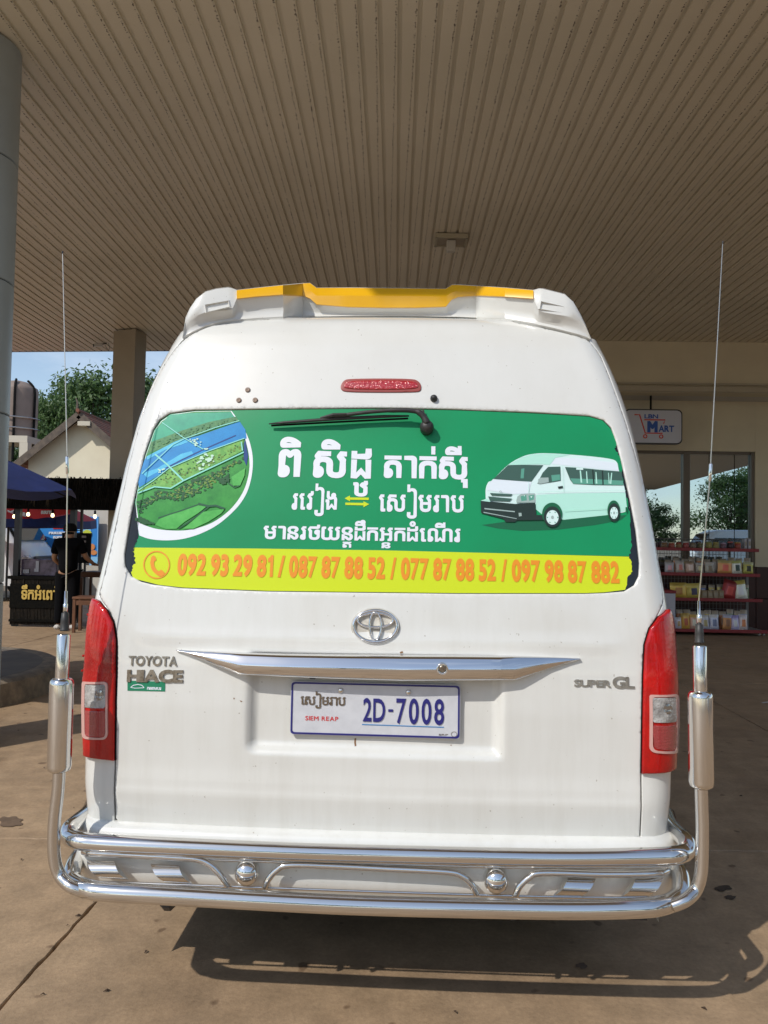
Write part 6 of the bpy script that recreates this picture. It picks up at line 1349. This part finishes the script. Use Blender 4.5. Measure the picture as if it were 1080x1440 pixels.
def tree_mesh(seed, h_, cr_, nclump, nleaf, lsz, squash=.75, trunk_h=.35):
    r = random.Random(seed); tv = MB(); clumps = []
    base = Vector((0, 0, 0)); top = Vector((r.gauss(0, .2), r.gauss(0, .2), h_*trunk_h)); tv.tube([base, base.lerp(top, .5)+Vector((r.gauss(0, .08), r.gauss(0, .08), 0)), top], [h_*.028, h_*.022, h_*.018], 9)
    for k in range(nclump):
        a = r.uniform(0, 2*math.pi); rr2 = cr_*math.sqrt(r.uniform(.02, 1)); hz = h_*trunk_h+(h_*(1-trunk_h))*r.uniform(.15, 1.0)
        fall = 1-.62*((hz/h_-.45)/.55)**2 if hz/h_ > .45 else .85
        c_ = Vector((rr2*math.cos(a)*fall, rr2*math.sin(a)*fall, hz)); clumps.append(c_)
        if k % 3 == 0: tv.tube([top, top.lerp(c_, .5)+Vector((0, 0, -.1*h_*r.random())), c_], [h_*.012, h_*.007, h_*.003], 6)
    V = []; Fs = []; mi = []
    for c_ in clumps:
        cs = cr_*r.uniform(.16, .34); tone = r.random()
        for j in range(nleaf):
            d = Vector((r.gauss(0, 1), r.gauss(0, 1), r.gauss(0, .62))); d = d.normalized()*cs*(r.random()**.45); p = c_+d
            s_ = lsz*r.uniform(.6, 1.35); n_ = (d.normalized()*.6+Vector((r.gauss(0, .6), r.gauss(0, .6), r.gauss(.5, .5)))).normalized(); u = n_.cross(Vector((r.gauss(0, 1), r.gauss(0, 1), r.gauss(0, 1)))).normalized(); w_ = n_.cross(u)
            b = len(V); V += [p-u*s_, p+w_*s_*.42, p+u*s_, p-w_*s_*.42]; Fs.append((b, b+1, b+2, b+3)); mi.append(min(2, int(tone*2.2+r.random()*.9)))
    ob = mobj('crown', V, Fs, LM, None, False, mi); cm = ob.data; bpy.data.objects.remove(ob)
    ob = tv.build('trunk', M_bark, None, True); tm = ob.data; bpy.data.objects.remove(ob); return tm, cm
TM = [tree_mesh(11, 8.5, 4.2, 72, 150, .145), tree_mesh(23, 9, 3.6, 60, 140, .135), tree_mesh(37, 7, 3.8, 58, 150, .14, .7, .28)]
def tree(x, y, k, sc, rz, label, group=None, zsc=None):
    t0 = empty('broadleaf_tree', (x, y, -.05), rz, label, 'tree', group); t0.scale = (sc, sc, zsc or sc)
    for nm, me in zip(('trunk', 'crown'), TM[k]): o = bpy.data.objects.new(nm, me); COL.objects.link(o); o.parent = t0
def treepx(px, ytop, Y, k, rz, label, group=None, wide=1.):
    a = at(px, ytop, Y); hh = (8.5, 9, 7)[k]; s_ = a.z/hh; tree(a.x, Y, k, s_*wide, rz, label, group, s_)
treepx(74, 548, 40, 1, .4, 'feathery green tree between the water tank and the gabled house', wide=.5); treepx(88, 572, 37, 0, 2.2, 'lower green tree behind the left slope of the house roof', wide=.6)
treepx(136, 540, 42, 0, 1.1, 'tall dark green tree behind the house gable left of the square column', wide=.9); treepx(206, 543, 44, 2, 3.1, 'green tree showing between the square column and the van', wide=.9)
treepx(33, 632, 36, 2, 5, 'low green bush tree below the water tank stand', wide=.7); treepx(250, 560, 50, 0, 4, 'green tree mostly hidden behind the van roof')
r = random.Random(5)
spots = [(-34, -30), (-27, -36), (-20, -30), (-12, -38), (-5, -32), (2, -37), (8, -31), (13, -27), (17.5, -30), (21, -24), (25, -28), (29, -23), (34, -27), (39, -22), (45, -27), (-40, -18), (-42, -6), (-38, 6), (38, -12), (16, -34), (27, -33)]
for i, (x, y) in enumerate(spots):
    s_ = r.uniform(.72, 1.15) if not 10 < x < 32 else r.uniform(.62, .92)
    tree(x, y, i % 3, s_, r.uniform(0, 6), 'broad green tree across the road behind the camera, ' + ['far left end', 'second from the left', 'third from the left', 'fourth from the left', 'fifth from the left', 'mid row by the gap', 'mid row tall one', 'nearest the tall wing pillar', 'behind the first mirrored van', 'right of the first mirrored van', 'between the mirrored vans', 'behind the second mirrored van', 'right of the second van', 'second from the right end', 'right end of the row', 'at the side road corner', 'at the side road middle', 'at the side road far end', 'alone at the far right', 'back row middle', 'back row right'][i], 'trees behind the camera')
# painted line beyond the stall and a few leaves and stains on the concrete
q = [at(0, 839, 1)]
m = MB(); p0_ = onz(-60, 838.5); p1_ = onz(17, 838.5); p2_ = onz(17, 841); p3_ = onz(-60, 841); m.quad(*[(p.x, p.y, .006) for p in (p3_, p2_, p1_, p0_)]); o = m.build('painted_line', mat('road_paint_white', (.6, .58, .52), .7)); tag(o, kind='structure')
def stain(px, py, rx, ry, seed, c_=(.075, .05, .035), label=None):
    r = random.Random(seed); lp = []
    for k in range(18): a = 2*math.pi*k/18; f = r.uniform(.6, 1.1); p = onz(px+rx*f*math.cos(a), py+ry*f*math.sin(a)); lp.append((p.x, p.y))
    lp = smoothloop(lp, 1); v2, tri = fill([lp]); o = mobj('oil_stain', [(a, b, .0035) for a, b in v2], tri, mat('oil_stain_%d' % int(c_[0]*1000), c_, .6, var=tuple(q*1.6 for q in c_), vs=12)); tag(o, kind='structure')
stain(14, 1156, 20, 9, 1, (.12, .08, .05)); stain(1016, 1250, 13, 4.5, 2, (.05, .035, .025)); stain(1027, 1263, 9, 3.5, 3, (.05, .035, .025)); stain(818, 1359, 9, 5, 5, (.10, .07, .05))
rl_ = random.Random(9); M_lf = mat('dry_leaf', (.06, .035, .02), .8)
for k, (px_, py_) in enumerate([(26, 1028), (62, 1081), (104, 1137), (110, 1289), (30, 1210), (95, 1303), (205, 1340), (150, 1395), (60, 1400), (1042, 1120), (990, 1420), (640, 1425)]):
    lfl = ['beside the top of the left silencer pod', 'left of the left silencer pod', 'near the bend of the left upright tube', 'just under the left corner of the steel guard', 'on the slab left of the steel guard', 'right of the long joint near the guard', 'between the joint and the van shadow', 'near the bottom left of the forecourt', 'on the joint at the bottom left', 'right of the right silencer pod', 'near the bottom right corner', 'below the middle of the van shadow'][k]
    p = onz(px_, py_); s_ = .005+.008*rl_.random(); a = rl_.uniform(0, 3); V = [(p.x+s_*math.cos(a+t_)*f, p.y+s_*math.sin(a+t_)*f, .003+.004*(j % 2)) for j, (t_, f) in enumerate(((0, 1), (1.2, .45), (3.14, 1), (4.5, .5)))]
    o = mobj('fallen_leaf', V+[(x, y, z+.002) for x, y, z in V], [(0, 1, 2, 3), (7, 6, 5, 4), (0, 4, 5, 1), (1, 5, 6, 2), (2, 6, 7, 3), (3, 7, 4, 0)], M_lf); tag(o, 'tiny dry brown leaf ' + lfl, 'leaf', 'dry leaves on the concrete')
p = onz(1078, 988); m = MB(); m.box((p.x, p.y, .004), (.12, .02, .004), rot=Matrix.Rotation(.5, 3, 'Z')); m.box((p.x+.05, p.y-.03, .0045), (.08, .02, .004)); o = m.build('sunlit_patch', mat('sunlit_patch_white', (.6, .6, .58), .7)); tag(o, 'white strips standing in for a patch of sunlight on the dark concrete at the right edge', 'painted light')  # white strips painted as sunlight falling on the shaded concrete
